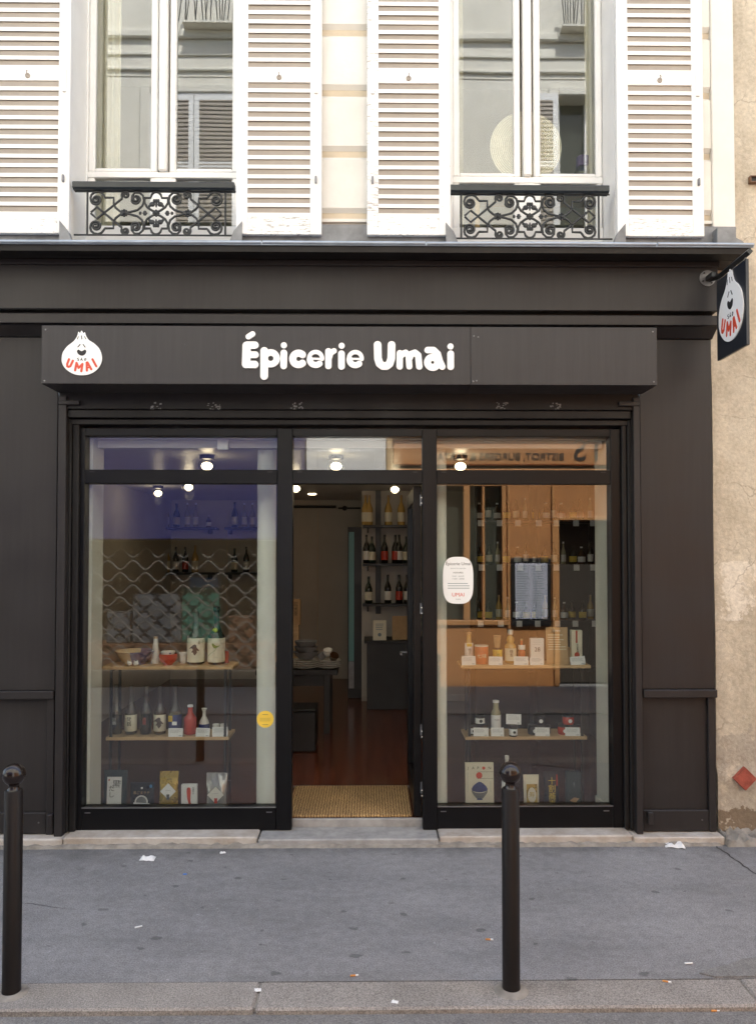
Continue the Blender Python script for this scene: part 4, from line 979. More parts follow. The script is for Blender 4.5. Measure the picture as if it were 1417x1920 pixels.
# left, lower board
y = .58; z = LT[1]
SB = [(210, 232, 'bdark', None, 'dark sake bottle with white brush writing on bare glass', '川鶴', 'letter'), (237, 260, 'bgreen', 'cream2', 'sake bottle, cream label with black brush writing', '梵鶴', 'ink'),
      (265, 288, 'bdark', None, 'dark sake bottle with red brush writing on bare glass', '酒蔵', 'redc'), (291, 314, 'bbrown', 'cream2', 'smaller sake bottle with a brown figure on cream label', '', ''), (319, 343, 'pale', 'blue', 'sake bottle with blue and yellow picture label behind a price card', '', '')]
for k, (a, b, g, lb, lab, tx, tm) in enumerate(SB):
    x, W = at(a, b, y); H = .345; r = W/2*.97
    o = bottle('sake_bottle', lab, (x, y, z), H, r, 'bglass', lb, None if k else 'bglass', .42, (.07, .40), arc=(180, 360), liquid=g, fill_=.41); fy = -r*1.04
    if tx: vtext(tx, .034 if lb else .026, 0, fy, H*.31, tm, o)
    if k == 3: figure_print(o, 0, fy, H*.24, .085, 'brownp')
    if k == 4: quad(o, 'print', 'yellowp', -.036, -.008, H*.27, H*.39, fy); quad(o, 'print', 'letter', -.01, .022, H*.2, H*.27, fy-.0004)
x, W = at(347, 371, y); bottle('plum_bottle', 'bottle of red plum liqueur with white cap beside the pale vase', (x, y, z), .20, W/2, 'redc', None, 'letter', .34, nr=.36)
x, W = at(375, 395, .60); o = thing('sake_flask', 'white sake flask with blue shoulder behind a price card', 'flask', (x, .60, z))
MB().lathe([(W*.40, 0), (W*.5, .02), (W*.5, .05), (W*.40, .085), (W*.16, .12), (W*.15, .15), (W*.28, .172), (W*.25, .172), (0, .13)], seg=24).build('body', 'ceramic', o, 60)
MB().lathe([(W*.502, .03), (W*.506, .05), (W*.47, .066)], seg=24).build('blue_band', 'blue', o, 60)
for k, px in enumerate((407, 421)):
    x, W = at(px-7, px+7, .6); o = thing('sake_cup', 'small white sake cup behind the card'+(', next to the flask', ', at the end of the board')[k], 'cup', (x, .6, z), 'pair of sake cups')
    MB().lathe([(W*.3, 0), (W*.42, .02), (W*.48, .062), (W*.44, .062), (0, .02)], seg=20).build('body', 'ceramic', o, 60)
price_card(318, 345, 1366, 1382, .487, z, 'in front of the blue and yellow label bottle')
price_card(369, 395, 1366, 1382, .489, z, 'in front of the white sake flask', 2); price_card(400, 429, 1363, 1381, .488, z, 'in front of the pair of sake cups', -2)
# left, on the floor behind the glass
y = .36; z = FZ
x, W = at(198, 242, y+.05); H = hgt(1444, 1510, y+.05); o = pouch('dashi_pouch', 'slate blue pouch with white calligraphy panel on the floor', (x, y+.05, z), W, H, 'teal')
x2, W2 = at(209, 236, y); fy = -.02
q = B(-W2/2, W2/2, -.0235, -.0215, .01, H*.83).build('white_panel', 'card', o)
flatprint('print', text('黒', .055), .012, fy-.0045, H*.62, 'ink', o); vtext('たし', .042, -.018, fy-.0045, H*.5, 'ink', o); vtext('高級', .014, .036, fy-.0045, H*.7, 'ink', o); quad(o, 'print', 'redc', -.04, -.031, H*.72, H*.77, fy-.0045)
price_card(209, 235, 1499, 1511, .315, z, 'in front of the slate blue pouch')
x, W = at(248, 293, y); H = hgt(1463, 1511, y); o = pouch('sesame_pouch', 'black pouch with a round white bowl picture', (x, y, z), W, H, 'blackfoil')
text_on('黒ごまラテ', .022, 0, -.022, H*.62, 'kraft', o); MB().lathe([(.044, 0), (.044, -.001), (.036, -.0015), (0, -.0015)], (0, -.022, H*.28), 26, 'y').build('bowl_picture', 'ceramic', o); MB().lathe([(.034, 0), (.034, -.001), (0, -.001)], (0, -.0245, H*.29), 22, 'y').build('bowl_picture', 'zincdull', o)
MB().ellip((0, -.017, H*.8), (.008, .002, .008), 10, 5).build('mark', 'ceramic', o); MB().ellip((W*.36, -.012, H*.86), (.010, .002, .012), 10, 5).build('mark', 'obluep', o)
price_card(253, 283, 1497, 1512, .31, z, 'in front of the black bowl pouch', 3); price_card(289, 316, 1501, 1512, .31, z, 'leaning at the foot of the gold pouch')
def diamond(o, x, yy, zc, a, m): MB().prism([(x-a, zc), (x, zc-a), (x+a, zc), (x, zc+a)], yy, yy-.0008, 'y').build('diamond_label', m, o)
x, W = at(302, 337, y); H = hgt(1443, 1511, y); o = pouch('tea_pouch', 'gold foil tea pouch with white diamond label', (x, y, z), W, H, 'gold')
diamond(o, 0, -.022, H*.48, .052, 'card'); lines(-.018, .018, -.0232, (H*.5,), .002, .01).build('print', 'print', o, 0); B(-.009, .009, -.0236, -.0230, H*.26, H*.40).build('print', 'ink', o)
x, W = at(344, 373, y); H = hgt(1465, 1510, y); o = carton('chilli_box', 'white box with a long red chilli picture', (x, y, z), W, .03, H, 'card')
MB().tube([(-.010, -.0155, H*.88), (-.006, -.0155, H*.8)], .0025, 5).build('print', 'brownp', o)
flatprint('print', fill([smooth_loop([(-.014, .062), (.006, .066), (.012, .04), (.010, .0), (.012, -.03), (.024, -.058), (.020, -.064), (.004, -.050), (-.008, -.02), (-.014, .02)], 4)], .0005), 0, -.0156, H*.47, 'red', o); vtext('赤唐辛子', .013, .028, -.0156, H*.86, 'ink', o); MB().lathe([(.008, 0), (.008, -.0006), (0, -.0006)], (-.03, -.0152, H*.12), 12, 'y').build('print', 'print', o)
x, W = at(389, 428, y); H = hgt(1446, 1511, y); o = pouch('tea_pouch', 'crinkled silver foil pouch with pale diamond label', (x, y, z), W, H, 'silver', .045)
diamond(o, -.002, -.026, H*.40, .054, 'ceramic'); lines(-.02, .016, -.0272, (H*.44,), .002, .01).build('print', 'print', o, 0); B(-.010, .010, -.0276, -.0270, H*.17, H*.31).build('print', 'redc', o)
price_card(386, 412, 1498, 1511, .305, z, 'at the foot of the silver pouch')

# right, upper board
y = .57; z = RT[0]
x, W = at(870, 886, y); o = bottle('yuzu_bottle', 'bottle of yuzu juice, white and yellow label, brass cap', (x, y, z), .215, W/2, 'amber', 'card', 'kraft', .30, (.18, .66), nr=.5)
quad(o, 'print', 'yellowp', -.018, .018, .118, .14, -W/2*1.05); vtext('柚子', .024, .002, -W/2*1.05, .095, 'ink', o)
x, W = at(889, 914, .54); o = thing('tin_can', 'red-orange spice tin with a white lid', 'can', (x, .54, z)); H = .125
MB().lathe([(W*.49, 0), (W*.5, .004), (W*.5, H-.006), (W*.49, H-.004)], seg=28).build('tin_body', 'orange', o, 40); MB().lathe([(W*.51, H-.005), (W*.51, H+.003), (W*.46, H+.005), (0, H+.004)], seg=28).build('lid', 'ceramic', o, 40)
text_on('七味', .034, -.004, -W*.52, H*.45, 'cream2', o)
x, W = at(922, 940, y); o = bottle('liqueur_bottle', 'small bottle with yellow label and paper-wrapped neck', (x, y, z), .19, W/2, 'bbrown', 'yellowp', None, .46, (.10, .50))
MB().lathe([(W*.26, .10), (W*.40, .188), (W*.40, .192), (0, .192)], seg=14).build('paper_wrap', 'kraft', o, 40); text_on('ゆ', .03, 0, -W*.54, .055, 'green', o)
x, W = at(945, 966, y); o = thing('syrup_bottle', 'clear bottle of golden syrup with bulbous neck and pale cap', 'bottle', (x, y, z)); H = .232; r = W/2
MB().lathe([(r*.85, 0), (r, .006), (r, H*.52), (r*.7, H*.58), (r*.55, H*.6), (r*.72, H*.68), (r*.62, H*.76), (r*.34, H*.82), (r*.34, H*.9)], seg=24).build('glass_body', 'amber', o, 50)
MB().lathe([(r*.48, H*.86), (r*.5, H), (0, H)], seg=16).build('cap', 'ceramic', o, 40); MB().lathe([(r*1.01, H*.08), (r*1.02, H*.081), (r*1.02, H*.45), (r*1.01, H*.451)], seg=22, a0=190, a1=350, caps=False).build('paper_label', 'cream2', o, 50); vtext('蜂蜜', .026, 0, -r*1.05, H*.36, 'ink', o)
x, W = at(970, 983, .6); bottle('chilli_bottle', 'tiny orange chilli sauce bottle behind a price card', (x, .6, z), .165, W/2, 'orange', 'card', 'kraft', .45, (.55, .75))
x, W = at(992, 1017, y); H = hgt(1200, 1246, y); o = carton('noodle_box', 'white box printed with the number 28', (x, y, z), W, .045, H, 'card'); text_on('28', .042, 0, -.0235, H*.55, 'ink', o); lines(-W*.38, W*.36, -.0232, [H*(.9-.07*k) for k in range(3)]).build('print', 'print', o, 0)
x, W = at(1023, 1064, .52); H = hgt(1180, 1248, .52); o = carton('kraft_sign', 'brown kraft card handwritten in white on the right oak board', (x, .52, z), W, .006, H, 'kraft', (R(-6), 0, 0), 'card'); text_on('UMAI', .020, 0, -.0045, H*.9, 'letter', o); lines(-W*.42, W*.42, -.0036, [H*(.78-.065*k) for k in range(7)], .0045, .4).build('print', 'cream2', o, 0)
o = carton('kraft_carton', 'plain low kraft carton behind the handwritten card', (x+.03, .60, z), W, .06, H*.42, 'kraft')
x, W = at(1068, 1088, y); H = hgt(1185, 1246, y); o = carton('tall_carton', 'tall white carton with a red stripe at the right end of the upper board', (x, y, z), W, .05, H, 'cream2'); quad(o, 'print', 'redc', -.008, .004, H*.62, H, -.0256); vtext('手延素麺', .016, .004, -.0256, H*.55, 'ink', o); MB().lathe([(.018, 0), (.018, -.0006), (0, -.0006)], (0, -.0252, H*.26), 18, 'y').build('print', 'redc', o)
for a, b, p0, p1, wh, ln in ((865, 891, 1230, 1247, 'in front of the yuzu juice bottle', -1), (915, 941, 1231, 1247, 'in front of the paper-wrapped bottle', 1), (962, 989, 1231, 1247, 'in front of the tiny chilli bottle', 1), (992, 1018, 1232, 1247, 'in front of the box numbered 28', 0), (1068, 1096, 1233, 1249, 'in front of the tall red-striped carton', -4)): price_card(a, b, p0, p1, DY+.012, z, wh, ln)
# right, lower board
z = RT[1]; y = .56
def jar(label, px0, px1, y, z, lid, body, lab, group=None, H=.068):
    x, W = at(px0, px1, y); o = thing('jar', label, 'jar', (x, y, z), group); r = W/2
    MB().lathe([(r*.9, 0), (r, .006), (r, H*.7), (r*.92, H*.76)], seg=24).build('glass_body', body, o, 50); MB().lathe([(r*.98, H*.76), (r*.98, H*.98), (r*.94, H), (0, H)], seg=24).build('lid', lid, o, 40)
    if lab: MB().lathe([(r*1.01, H*.12), (r*1.02, H*.125), (r*1.02, H*.66), (r*1.01, H*.665)], seg=24, a0=195, a1=345, caps=False).build('paper_label', lab, o, 50)
    MB().lathe([(r*.34, 0), (r*.34, -.0008), (0, -.0008)], (r*.1, -r*1.03, H*.4), 16, 'y').build('mark', 'card' if lab != 'card' else 'bgreen', o)
jar('black-lidded jar with pale label, below the other green-marked jar', 877, 892, y, z, 'iblack', 'bgreen', 'card'); jar('black-lidded jar lying hidden behind the leftmost price card', 899, 914, y, z, 'iblack', 'bgreen', 'card')
jar('black-lidded jar with pale label stacked on top of its pair', 889, 907, y, z+.069, 'iblack', 'bgreen', 'card')
x, W = at(919, 937, y); o = bottle('vinegar_bottle', 'clear bottle with pale label and white screw cap on lower right board', (x, y, z), .235, W/2, 'pale', 'card', 'letter', .24, (.10, .58), nr=.55); text_on('YUZU', .014, 0, -W/2*1.06, .105, 'ink', o)
jar('tiny jar with white label standing alone under a raised card', 952, 968, .50, z, 'iblack', 'bgreen', 'card', H=.078)
price_card(947, 975, 1340, 1359, .50, z, 'raised on top of the tiny lone jar', 2, .08)
for a, b, dz, lab in ((987, 1007, 0, 'black jar with round white mark, left of its pair under the top one'), (1009, 1029, 0, 'black jar half hidden behind a price card'), (998, 1019, .069, 'black jar with round white mark on top of two others')): jar(lab, a, b, y, z+dz, 'iblack', 'blackfoil', 'ink')
for a, b, dz, lab in ((1043, 1063, 0, 'red jar with dark lid, below the top red jar'), (1065, 1085, 0, 'red jar half hidden behind the last price card'), (1052, 1073, .069, 'red jar with dark lid on top of two others')): jar(lab, a, b, y, z+dz, 'iblack', 'redc', 'redc')
for a, b, wh, ln in ((886, 914, 'in front of the green-marked jars', 1), (919, 943, 'in front of the white-capped vinegar bottle', 0), (1001, 1028, 'in front of the black jars', 1), (1057, 1085, 'in front of the red jars', 1)): price_card(a, b, 1365, 1381, .492, z, wh, ln)
# right, on the floor behind the glass
y = .33; z = FZ
x, W = at(871, 924, y); H = hgt(1427, 1511, y); bk = thing('cookbook', 'white cookbook titled JAPON with a blue rice bowl on its cover', 'book', (x, y, z), rot=(R(-3), 0, 0)); B(-W/2, W/2, 0, .022, 0, H, .0015).build('cover', 'cream2', bk); fy = -.0006
for k, ch in enumerate('JAPN'): text_on(ch, .026, (-W*.40, -W*.22, -W*.05, W*.36)[k], fy, H*.885, 'ink', bk)
for cx, cz_, r in ((W*.15, H*.885, .0105), (-W*.01, H*.725, .021)): MB().lathe([(r, 0), (r, -.0008), (0, -.0008)], (cx, 0, cz_), 22, 'y').build('red_disc', 'red', bk)
for zz in (H*.80, H*.655): quad(bk, 'rule', 'ink', -W*.08, W*.48, zz, zz+.0018, fy)
flatprint('rice_heap', fill([smooth_loop([(-.052, -.004), (-.046, .018), (-.02, .042), (0, .05), (.02, .042), (.046, .018), (.052, -.004), (.03, -.014), (0, -.018), (-.03, -.014)], 4)], .0006), 0, fy, H*.42, 'blue', bk)
flatprint('bowl_print', fill([smooth_loop([(-.053, -.006), (-.03, -.019), (0, -.023), (.03, -.019), (.053, -.006), (.048, -.024), (.03, -.048), (.018, -.058), (-.018, -.058), (-.03, -.048), (-.048, -.024)], 4)], .0006), 0, fy-.0008, H*.42, 'zincdull', bk); quad(bk, 'bowl_foot', 'blue', -.018, .018, H*.42-.068, H*.42-.059, fy)
for xx in (-W*.42, W*.38): quad(bk, 'small_print', 'print', xx, xx+.002, H*.36, H*(.8 if xx < 0 else .6), fy)
quad(bk, 'imprint', 'red', W*.38, W*.48, H*.05, H*.08, fy)
x, W = at(938, 958, .36); bottle('white_bottle', 'pale bottle with white paper wrap, half hidden behind a bollard', (x, .36, z), .345, W/2, 'ceramic', 'card', 'ceramic', .38, (.1, .5))
x, W = at(979, 1008, y); H = hgt(1449, 1511, y); o = pouch('noodle_pouch', 'cream pouch with ochre oval label right of the bollard', (x, y, z), W, H, 'cream2', .04, .12); B(-W*.34, W*.34, -.0225, -.0215, H*.12, H*.74).build('ochre_label', 'gold', o); flatprint('oval', fill([circ(0, 0, 1)[:-1]], .0006) if False else fill([[(a*.028, b*.05) for a, b in circ(0, 0, 1)[:-1]]], .0006), 0, -.023, H*.42, 'cream2', o); vtext('寿', .04, 0, -.0236, H*.42, 'gold', o)
x, W = at(1017, 1045, y); H = hgt(1443, 1511, y); o = pouch('curry_pouch', 'black pouch with tall yellow brush writing', (x, y, z), W, H, 'blackfoil', .03, .1); vtext('十割蕎麦', .052, 0, -.0195, H*.74, 'yellowp', o); quad(o, 'print', 'redc', W*.32, W*.40, H*.62, H*.92, -.010); quad(o, 'print', 'redc', -W*.42, -W*.25, H*.10, H*.14, -.013)
x, W = at(1057, 1084, y); H = hgt(1440, 1509, y); o = carton('chocolate_box', 'dark teal box with a biscuit picture beside the right wall', (x, y, z), W, .03, H, 'teal'); flatprint('biscuit_picture', fill([[(-.03, -.01), (.0, .012), (.034, .004), (.008, -.026)]], .0006), .004, -.0158, H*.27, 'kraft', o); flatprint('biscuit_picture', fill([[(-.045, -.02), (.04, .006), (.04, -.02), (-.045, -.032)]], .0006), 0, -.0158, H*.12, 'oak', o); vtext('和菓子', .012, .004, -.0158, H*.7, 'print', o)
price_card(1063, 1089, 1499, 1511, .295, z, 'in front of the dark teal box')
# stickers on the glass
o = thing('glass_sticker', 'white oval opening-hours sticker on the right window glass', 'sticker', (0, 0, 0)); sy = gy-.0012
c = P(858.5, 1088, sy); W, H = xp(887, sy)-xp(830, sy), hgt(1044, 1132, sy)
mid = [(c.x+px, c.z+pz) for px, pz in [(W/2*abs(math.cos(a))**.62*math.copysign(1, math.cos(a)), H/2*abs(math.sin(a))**.62*math.copysign(1, math.sin(a))) for a in [2*math.pi*k/48 for k in range(48)]]]
v, f = fill([mid], .0006); MB().add([(p[0], sy-p[2], p[1]) for p in v], f).build('sticker', 'card', o, 0)
def stk(body, size, dz, m, dx=0): flatprint('print', text(body, size, .0003), c.x+dx, sy-.0008, c.z+H*dz, m, o)
stk('Épicerie Umai', .0285, .35, 'ink'); stk('épicerie fine japonaise', .011, .255, 'print'); stk('HORAIRES', .014, .16, 'ink'); stk('lundi - samedi', .0135, .09, 'print'); stk('11h00 - 20h00', .0135, .03, 'print'); [lines(c.x-W*.36, c.x+W*.38, sy-.0008, (c.z+H*q,), .004, .2).build('print', 'print', o, 0) for q in (-.075, -.125, -.175)]; stk('UMAI', .034, -.31, 'red'); stk('s a o', .014, -.40, 'ink')
c2 = P(497.5, 1348.5, sy); o = thing('glass_sticker', 'round yellow sticker on the left window glass in front of the column', 'sticker', (c2.x, sy, c2.z)); r = (xp(513.5, sy)-xp(482, sy))/2
MB().lathe([(r, 0), (r, -.0005), (0, -.0005)], seg=36, axis='y').build('sticker', 'yellow', o, 0); lines(-r*.7, r*.7, -.0009, [-.012+.006*k for k in range(4)], .0012, .15).build('print', 'brownp', o, 0); [lines(-r*.35, r*.35, -.0009, (q,), .003, .1).build('print', 'brownp', o, 0) for q in (.028, -.036)]

# ------------------------------------------------------------------ further back in the shop
def small_bottle_mesh(h, r, g, lb, capm):
    mb = MB().lathe([(r*.9, 0), (r, .006), (r, h*.55), (r*.7, h*.66), (r*.32, h*.78), (r*.3, h), (0, h)], seg=14)
    return mb.mesh('glass_body', g, 50), MB().lathe([(r*1.02, h*.12), (r*1.03, h*.13), (r*1.03, h*.42), (r*1.02, h*.43)], seg=14, a0=185, a1=355, caps=False).mesh('paper_label', lb, 50), MB().lathe([(r*.36, h*.93), (r*.36, h*1.01), (0, h*1.01)], seg=10).mesh('cap', capm, 40)
KIND = {k: small_bottle_mesh(*a) for k, a in {'dk': (.34, .042, 'bdark', 'ceramic', 'iblack'), 'dr': (.34, .042, 'bdark', 'redc', 'iblack'), 'am': (.36, .045, 'amber', 'cream2', 'kraft'), 'gr': (.32, .045, 'bgreen', 'cream2', 'iblack'), 'cl': (.33, .036, 'pale', 'ceramic', 'letter'), 'sm': (.17, .034, 'bdark', 'yellowp', 'iblack'), 'sw': (.16, .034, 'bbrown', 'card', 'letter')}.items()}
def far_bottle(kind, label, loc, group, s=1):
    o = thing('shelf_bottle', label, 'bottle', loc, group); o.scale = (s, s, s)
    for n, me in zip(('glass_body', 'paper_label', 'cap'), KIND[kind]): link(n, me, o)
# sake shelves on the inner wall
def shelf(name, label, x0, x1, y0, y1, z, th=.03):
    o = thing(name, label, 'shelf', ((x0+x1)/2, (y0+y1)/2, z)); h = (x1-x0)/2; d = (y1-y0)/2
    B(-h, h, -d, d, -th, -.0005, .002).build('shelf_board', 'iblack', o)
    for s in (-.8, .8): B(s*h-.01, s*h+.01, -d*.6, d, -th-.06, -th).build('shelf_bracket', 'iblack', o)
yb = RYC-.13
px_post = B(xp(704, RYC-.03), xp(714, RYC-.03), RYC-.04, RYC-.002, 1.1, CZ-.003).build('shelf_upright', 'iblack'); tag(px_post, 'black upright carrying the three sake shelves by the door', 'upright')
rows = ((985, 'top', [(685, 'am'), (692, 'am'), (728, 'am'), (752, 'am')]), (1056, 'middle', [(687, 'dk'), (697, 'gr'), (721, 'dr'), (741, 'dr'), (748, 'dk'), (762, 'gr')]), (1131, 'lowest', [(691, 'gr'), (727, 'dk'), (748, 'dr'), (763, 'dk')]))
kn = {'am': 'pale amber bottle with cream label', 'dk': 'dark bottle with white label', 'dr': 'dark bottle with red label', 'gr': 'dark green bottle with cream label', 'cl': 'clear bottle with white label', 'sm': 'short dark bottle with yellow label', 'sw': 'short brown bottle with white label'}
for py, nm, its in rows:
    zz = zp(py, yb, 720); shelf('wall_shelf', nm+' black shelf of sake bottles seen through the doorway', xp(680, yb), xp(775, yb), RYC-.25, RYC-.042, zz)
    for i, (px, k) in enumerate(its): far_bottle(k, kn[k]+' on the '+nm+' sake shelf, '+ORD[i]+' from the fridge', (xp(px, yb), yb, zz), 'bottles on the sake shelves', .95)
zc = zp(1199, 3.7, 725); x0, x1 = xp(688, 3.6), xp(790, 3.6)
o = thing('counter', 'black counter below the sake shelves', 'counter', ((x0+x1)/2, 3.8, FZ)); h = (x1-x0)/2
B(-h, h, -.2, .22, 0, zc-.03-FZ, .003).build('counter_body', 'iblack', o); B(-h-.03, h+.03, -.24, .23, zc-.029-FZ, zc-FZ, .004).build('counter_top', 'iblack', o)
x, W = at(699, 724, 3.62); o = carton('menu_card', 'cream card with small print standing on the black counter', (x, 3.62, zc), W, .008, hgt(1163, 1200, 3.6), 'cream2', (R(-6), 0, 0), 'card'); H = hgt(1163, 1200, 3.6); lines(-W*.3, W*.3, -.006, [H*(.8-.09*k) for k in range(4)], .006, .2).build('print', 'print', o, 0); MB().ellip((0, -.006, H*.28), (.02, .001, .02), 10, 5).build('print', 'print', o)
x, W = at(735, 766, 3.66); carton('kraft_menu', 'brown kraft panel standing at the right of the black counter', (x, 3.68, zc), W, .02, hgt(1153, 1197, 3.66), 'kraft', (R(-4), 0, 0), 'panel')
# tall glass-door fridge
y0 = 4.25; x0, x1 = xp(652, y0), xp(679, y0)
o = thing('fridge', 'tall narrow black fridge with a glowing teal glass strip', 'fridge', ((x0+x1)/2, y0, FZ)); h = (x1-x0)/2; zt = zp(988, y0, 660)-FZ
B(-h, h, .02, .6, 0, zt, .005).build('fridge_body', 'iblack', o); B(-h, -h+.012, 0, .018, .1, zt, .002).build('door_frame', 'iblack', o); B(-h+.075, h, 0, .018, .1, zt, .002).build('door_frame', 'iblack', o)
zq = zp(1240, y0, 660)-FZ; B(-h+.013, -h+.074, .006, .014, zq, zt-.06).build('lit_glass', 'fridge', o); B(-h+.013, -h+.074, .004, .017, .12, zq-.005).build('lower_panel', 'steel', o)
# table with crockery
ty = 2.45; zt = zp(1256, ty, 590); x0, x1 = xp(480, ty), xp(633, ty)
o = thing('table', 'black table stacked with plates and bowls inside the doorway', 'table', ((x0+x1)/2, ty+.25, FZ)); h = (x1-x0)/2
B(-h, h, -.25, .3, zt-.05-FZ, zt-FZ, .004).build('table_top', 'iblack', o); B(-h+.05, h-.08, -.2, .26, zt-.16-FZ, zt-.051-FZ).build('apron', 'iblack', o)
for sx in (-h+.06, h-.1):
    for sy in (-.2, .24): B(sx-.03, sx+.03, sy-.03, sy+.03, 0, zt-.05-FZ, .003).build('leg', 'iblack', o)
def plates(px, py, n, W, what):
    x = xp(px, ty+.12)
    for k in range(n):
        o = thing('plate', ('lowest', 'second', 'third', 'topmost')[k]+' pale plate in the stack '+what, 'plate', (x+random.uniform(-.003, .003), ty+.12, zt+.02*k), 'plates stacked '+what)
        MB().lathe([(W*.28, 0), (W*.3, .003), (W*.5, .018), (W*.5, .021), (W*.3, .007), (0, .006)], seg=30).build('plate_body', 'ceramic', o, 60)
plates(572, 1240, 4, .26, 'under the dark bowls'); plates(617, 1240, 4, .235, 'at the table edge by the fridge')
for k in range(3):
    W = .24-.01*k; o = thing('dark_bowl', ('lowest', 'middle', 'topmost')[k]+' dark grey bowl with pale rim stacked on the plates', 'bowl', (xp(574, ty+.12), ty+.12, zt+.085+.05*k), 'dark bowls stacked on plates')
    MB().lathe([(W*.25, 0), (W*.42, .04), (W*.5, .075), (W*.48, .075), (W*.38, .04), (0, .02)], seg=28).build('bowl_body', 'zincdull', o, 60)
for k in range(3):
    o = thing('teacup', ('grey', 'white', 'brown')[k]+' cup piled on the plates by the table edge', 'cup', (xp(606+9*k, ty+.12), ty+.15-.02*k, zt+.085+.035*(k % 2)), 'cups piled on plates', (R(20*k), R(25*(k-1)), 0))
    MB().lathe([(.028, 0), (.04, .02), (.045, .06), (.041, .06), (0, .015)], seg=20).build('cup_body', ('zincdull', 'ceramic', 'bbrown')[k], o, 60)
x, W = at(530, 565, 2.9); H = hgt(1124, 1172, 2.9); zz = zp(1172, 2.9, 555)
pk = thing('tea_crate', 'tall wooden box behind the left door post carrying a tan paper packet', 'box', (x, 2.95, zt)); B(-.07, .07, -.05, .06, 0, zz-zt, .003).build('crate_body', 'oak', pk)
o = carton('tan_packet', 'tan paper packet with dark writing at the left door edge', (x, 2.93, zz+.0005), W*.9, .06, H, 'kraft'); vtext('玄米茶', .05, W*.2, -.031, H*.8, 'ink', o)
# low black stool further forward
x, W = at(500, 607, 1.45); o = thing('stool', 'low black box stool on the red floor inside the door', 'stool', (xp(560, 1.9), 1.95, FZ)); B(-.16, .16, -.15, .15, 0, .34, .01).build('stool_body', 'iblack', o); B(-.165, .165, -.155, .155, .341, .37, .012).build('seat', 'iblack', o)
# curtain rail at the back
zr = zp(949, 5.5, 600); o = thing('curtain_rail', 'black curtain rail with ball end on the back wall', 'rail', (0, 5.62, zr)); MB().tube([(xp(545, 5.62), 0, 0), (xp(630, 5.62), 0, 0)], .018, 8).build('rail_bar', 'iblack', o, 60); MB().ellip((xp(646, 5.62), 0, -.02), (.035, .035, .035), 14, 8).build('finial', 'iblack', o, 60); MB().tube([(xp(634, 5.62), 0, -.02), (xp(676, 5.62), 0, -.02)], .012, 8).build('rod', 'iblack', o, 60)
for s in (550, 628): B(xp(s, 5.62)-.01, xp(s, 5.62)+.01, 0, .078, -.01, .01).build('bracket', 'iblack', o)
# bottle shelves on the back wall, seen through the left window
yb = RYB-.14
for py, nm, its in ((989, 'upper', [(290, 'sw'), (312, 'cl'), (331, 'gr'), (351, 'cl'), (367, 'cl'), (391, 'sw'), (440, 'dk'), (458, 'cl'), (473, 'cl')]), (1073, 'lower', [(288, 'dk'), (313, 'am'), (348, 'dr'), (366, 'am'), (330, 'dk'), (440, 'gr'), (462, 'dk')])):
    zz = zp(py, yb, 340)
    shelf('wall_shelf', nm+' black bottle shelf on the back wall behind the left window', xp(275, yb), xp(407, yb), RYB-.27, RYB-.002, zz); shelf('wall_shelf', 'short '+nm+' black shelf beside the longer one on the back wall', xp(424, yb), xp(500, yb), RYB-.27, RYB-.002, zz)
    for i, (px, k) in enumerate(sorted(its)): far_bottle(k, kn[k]+' on the '+nm+' back-wall shelf, '+ORD[len(its)-1-i]+' from the column', (xp(px, yb), yb, zz), 'bottles on the back wall', 1.0)
# stocked shelves behind the right window
ys = 2.3; sx0, sx1 = xp(885, ys), RX1-.01
o = thing('shelving', 'black open shelving full of sauces behind the right window', 'shelving', ((sx0+sx1)/2, ys, FZ)); h = (sx1-sx0)/2
for x in (-h+.012, 0, h-.012): B(x-.012, x+.012, -.16, .16, 0, CZ-.05-FZ, .002).build('upright', 'iblack', o)
B(-h, h, .162, .175, 0, CZ-.05-FZ).build('back_panel', 'iblack', o)
shz = [zp(py, ys-.14, 1010) for py in (975, 1058, 1163, 1255)]
for zz in shz: B(-h, h, -.16, .16, zz-.025-FZ, zz-FZ, .002).build('shelf_board', 'iblack', o)
for r, (zz, nm) in enumerate(zip(shz[:3], ('top', 'second', 'third'))):
    n = 13
    for k in range(n):
        x = sx0+.06+(sx1-sx0-.12)*k/(n-1)+random.uniform(-.012, .012); kd = ('sw', 'cl', 'sm', 'dk', 'sm', 'gr', 'sw')[(k*3+r*2) % 7] if r != 2 else ('cl', 'sw', 'sm', 'sm', 'am')[(k+r) % 5]
        far_bottle(kd, kn[kd]+' on the '+nm+' sauce shelf, '+ORD[k]+' from the doorway', (x, ys-random.uniform(.03, .09), zz), 'bottles behind the right window', .62 if kd in ('cl', 'dk', 'gr', 'am') else 1)
        if k % 2 == 0:
            q = tag(B(x-.026, x+.026, -.0012, 0, -.055, .0).build('shelf_tag', 'card', None, 30, (x*0, ys-.1615, zz-.002), (0, 0, 0)), 'small white price tag under the '+nm+' sauce shelf, '+ORD[k//2]+' from the doorway', 'price tag', 'shelf tags behind the right window')

# ------------------------------------------------------------------ bollards
def bollard(px, py, label):
    c = G(px, py); o = thing('bollard', label, 'bollard', (c.x, c.y, .002), 'bollards along the kerb'); r = .036; H = .82
    MB().lathe([(r*1.02, -.05), (r*1.02, .02), (r, .03), (r, H-.006), (r*.9, H), (.02, H+.001)], seg=32).build('post', 'bollard', o, 40)
    MB().lathe([(.027, H), (.022, H+.008), (.020, H+.018), (.024, H+.028)], seg=24).build('collar', 'ball', o, 60)
    MB().ellip((0, 0, H+.062), (.0455, .0455, .0455), 32, 20).build('ball', 'ball', o, 80)
    MB().lathe([(.075, -.004), (.062, .006), (r*1.02, .012)], seg=26).build('mortar_ring', 'mortar', o, 60)
    return o
bollard(958, 1858, 'black ball-topped bollard in front of the right shop window'); bollard(22, 1864, 'black ball-topped bollard at the far left of the shopfront, chipped paint')

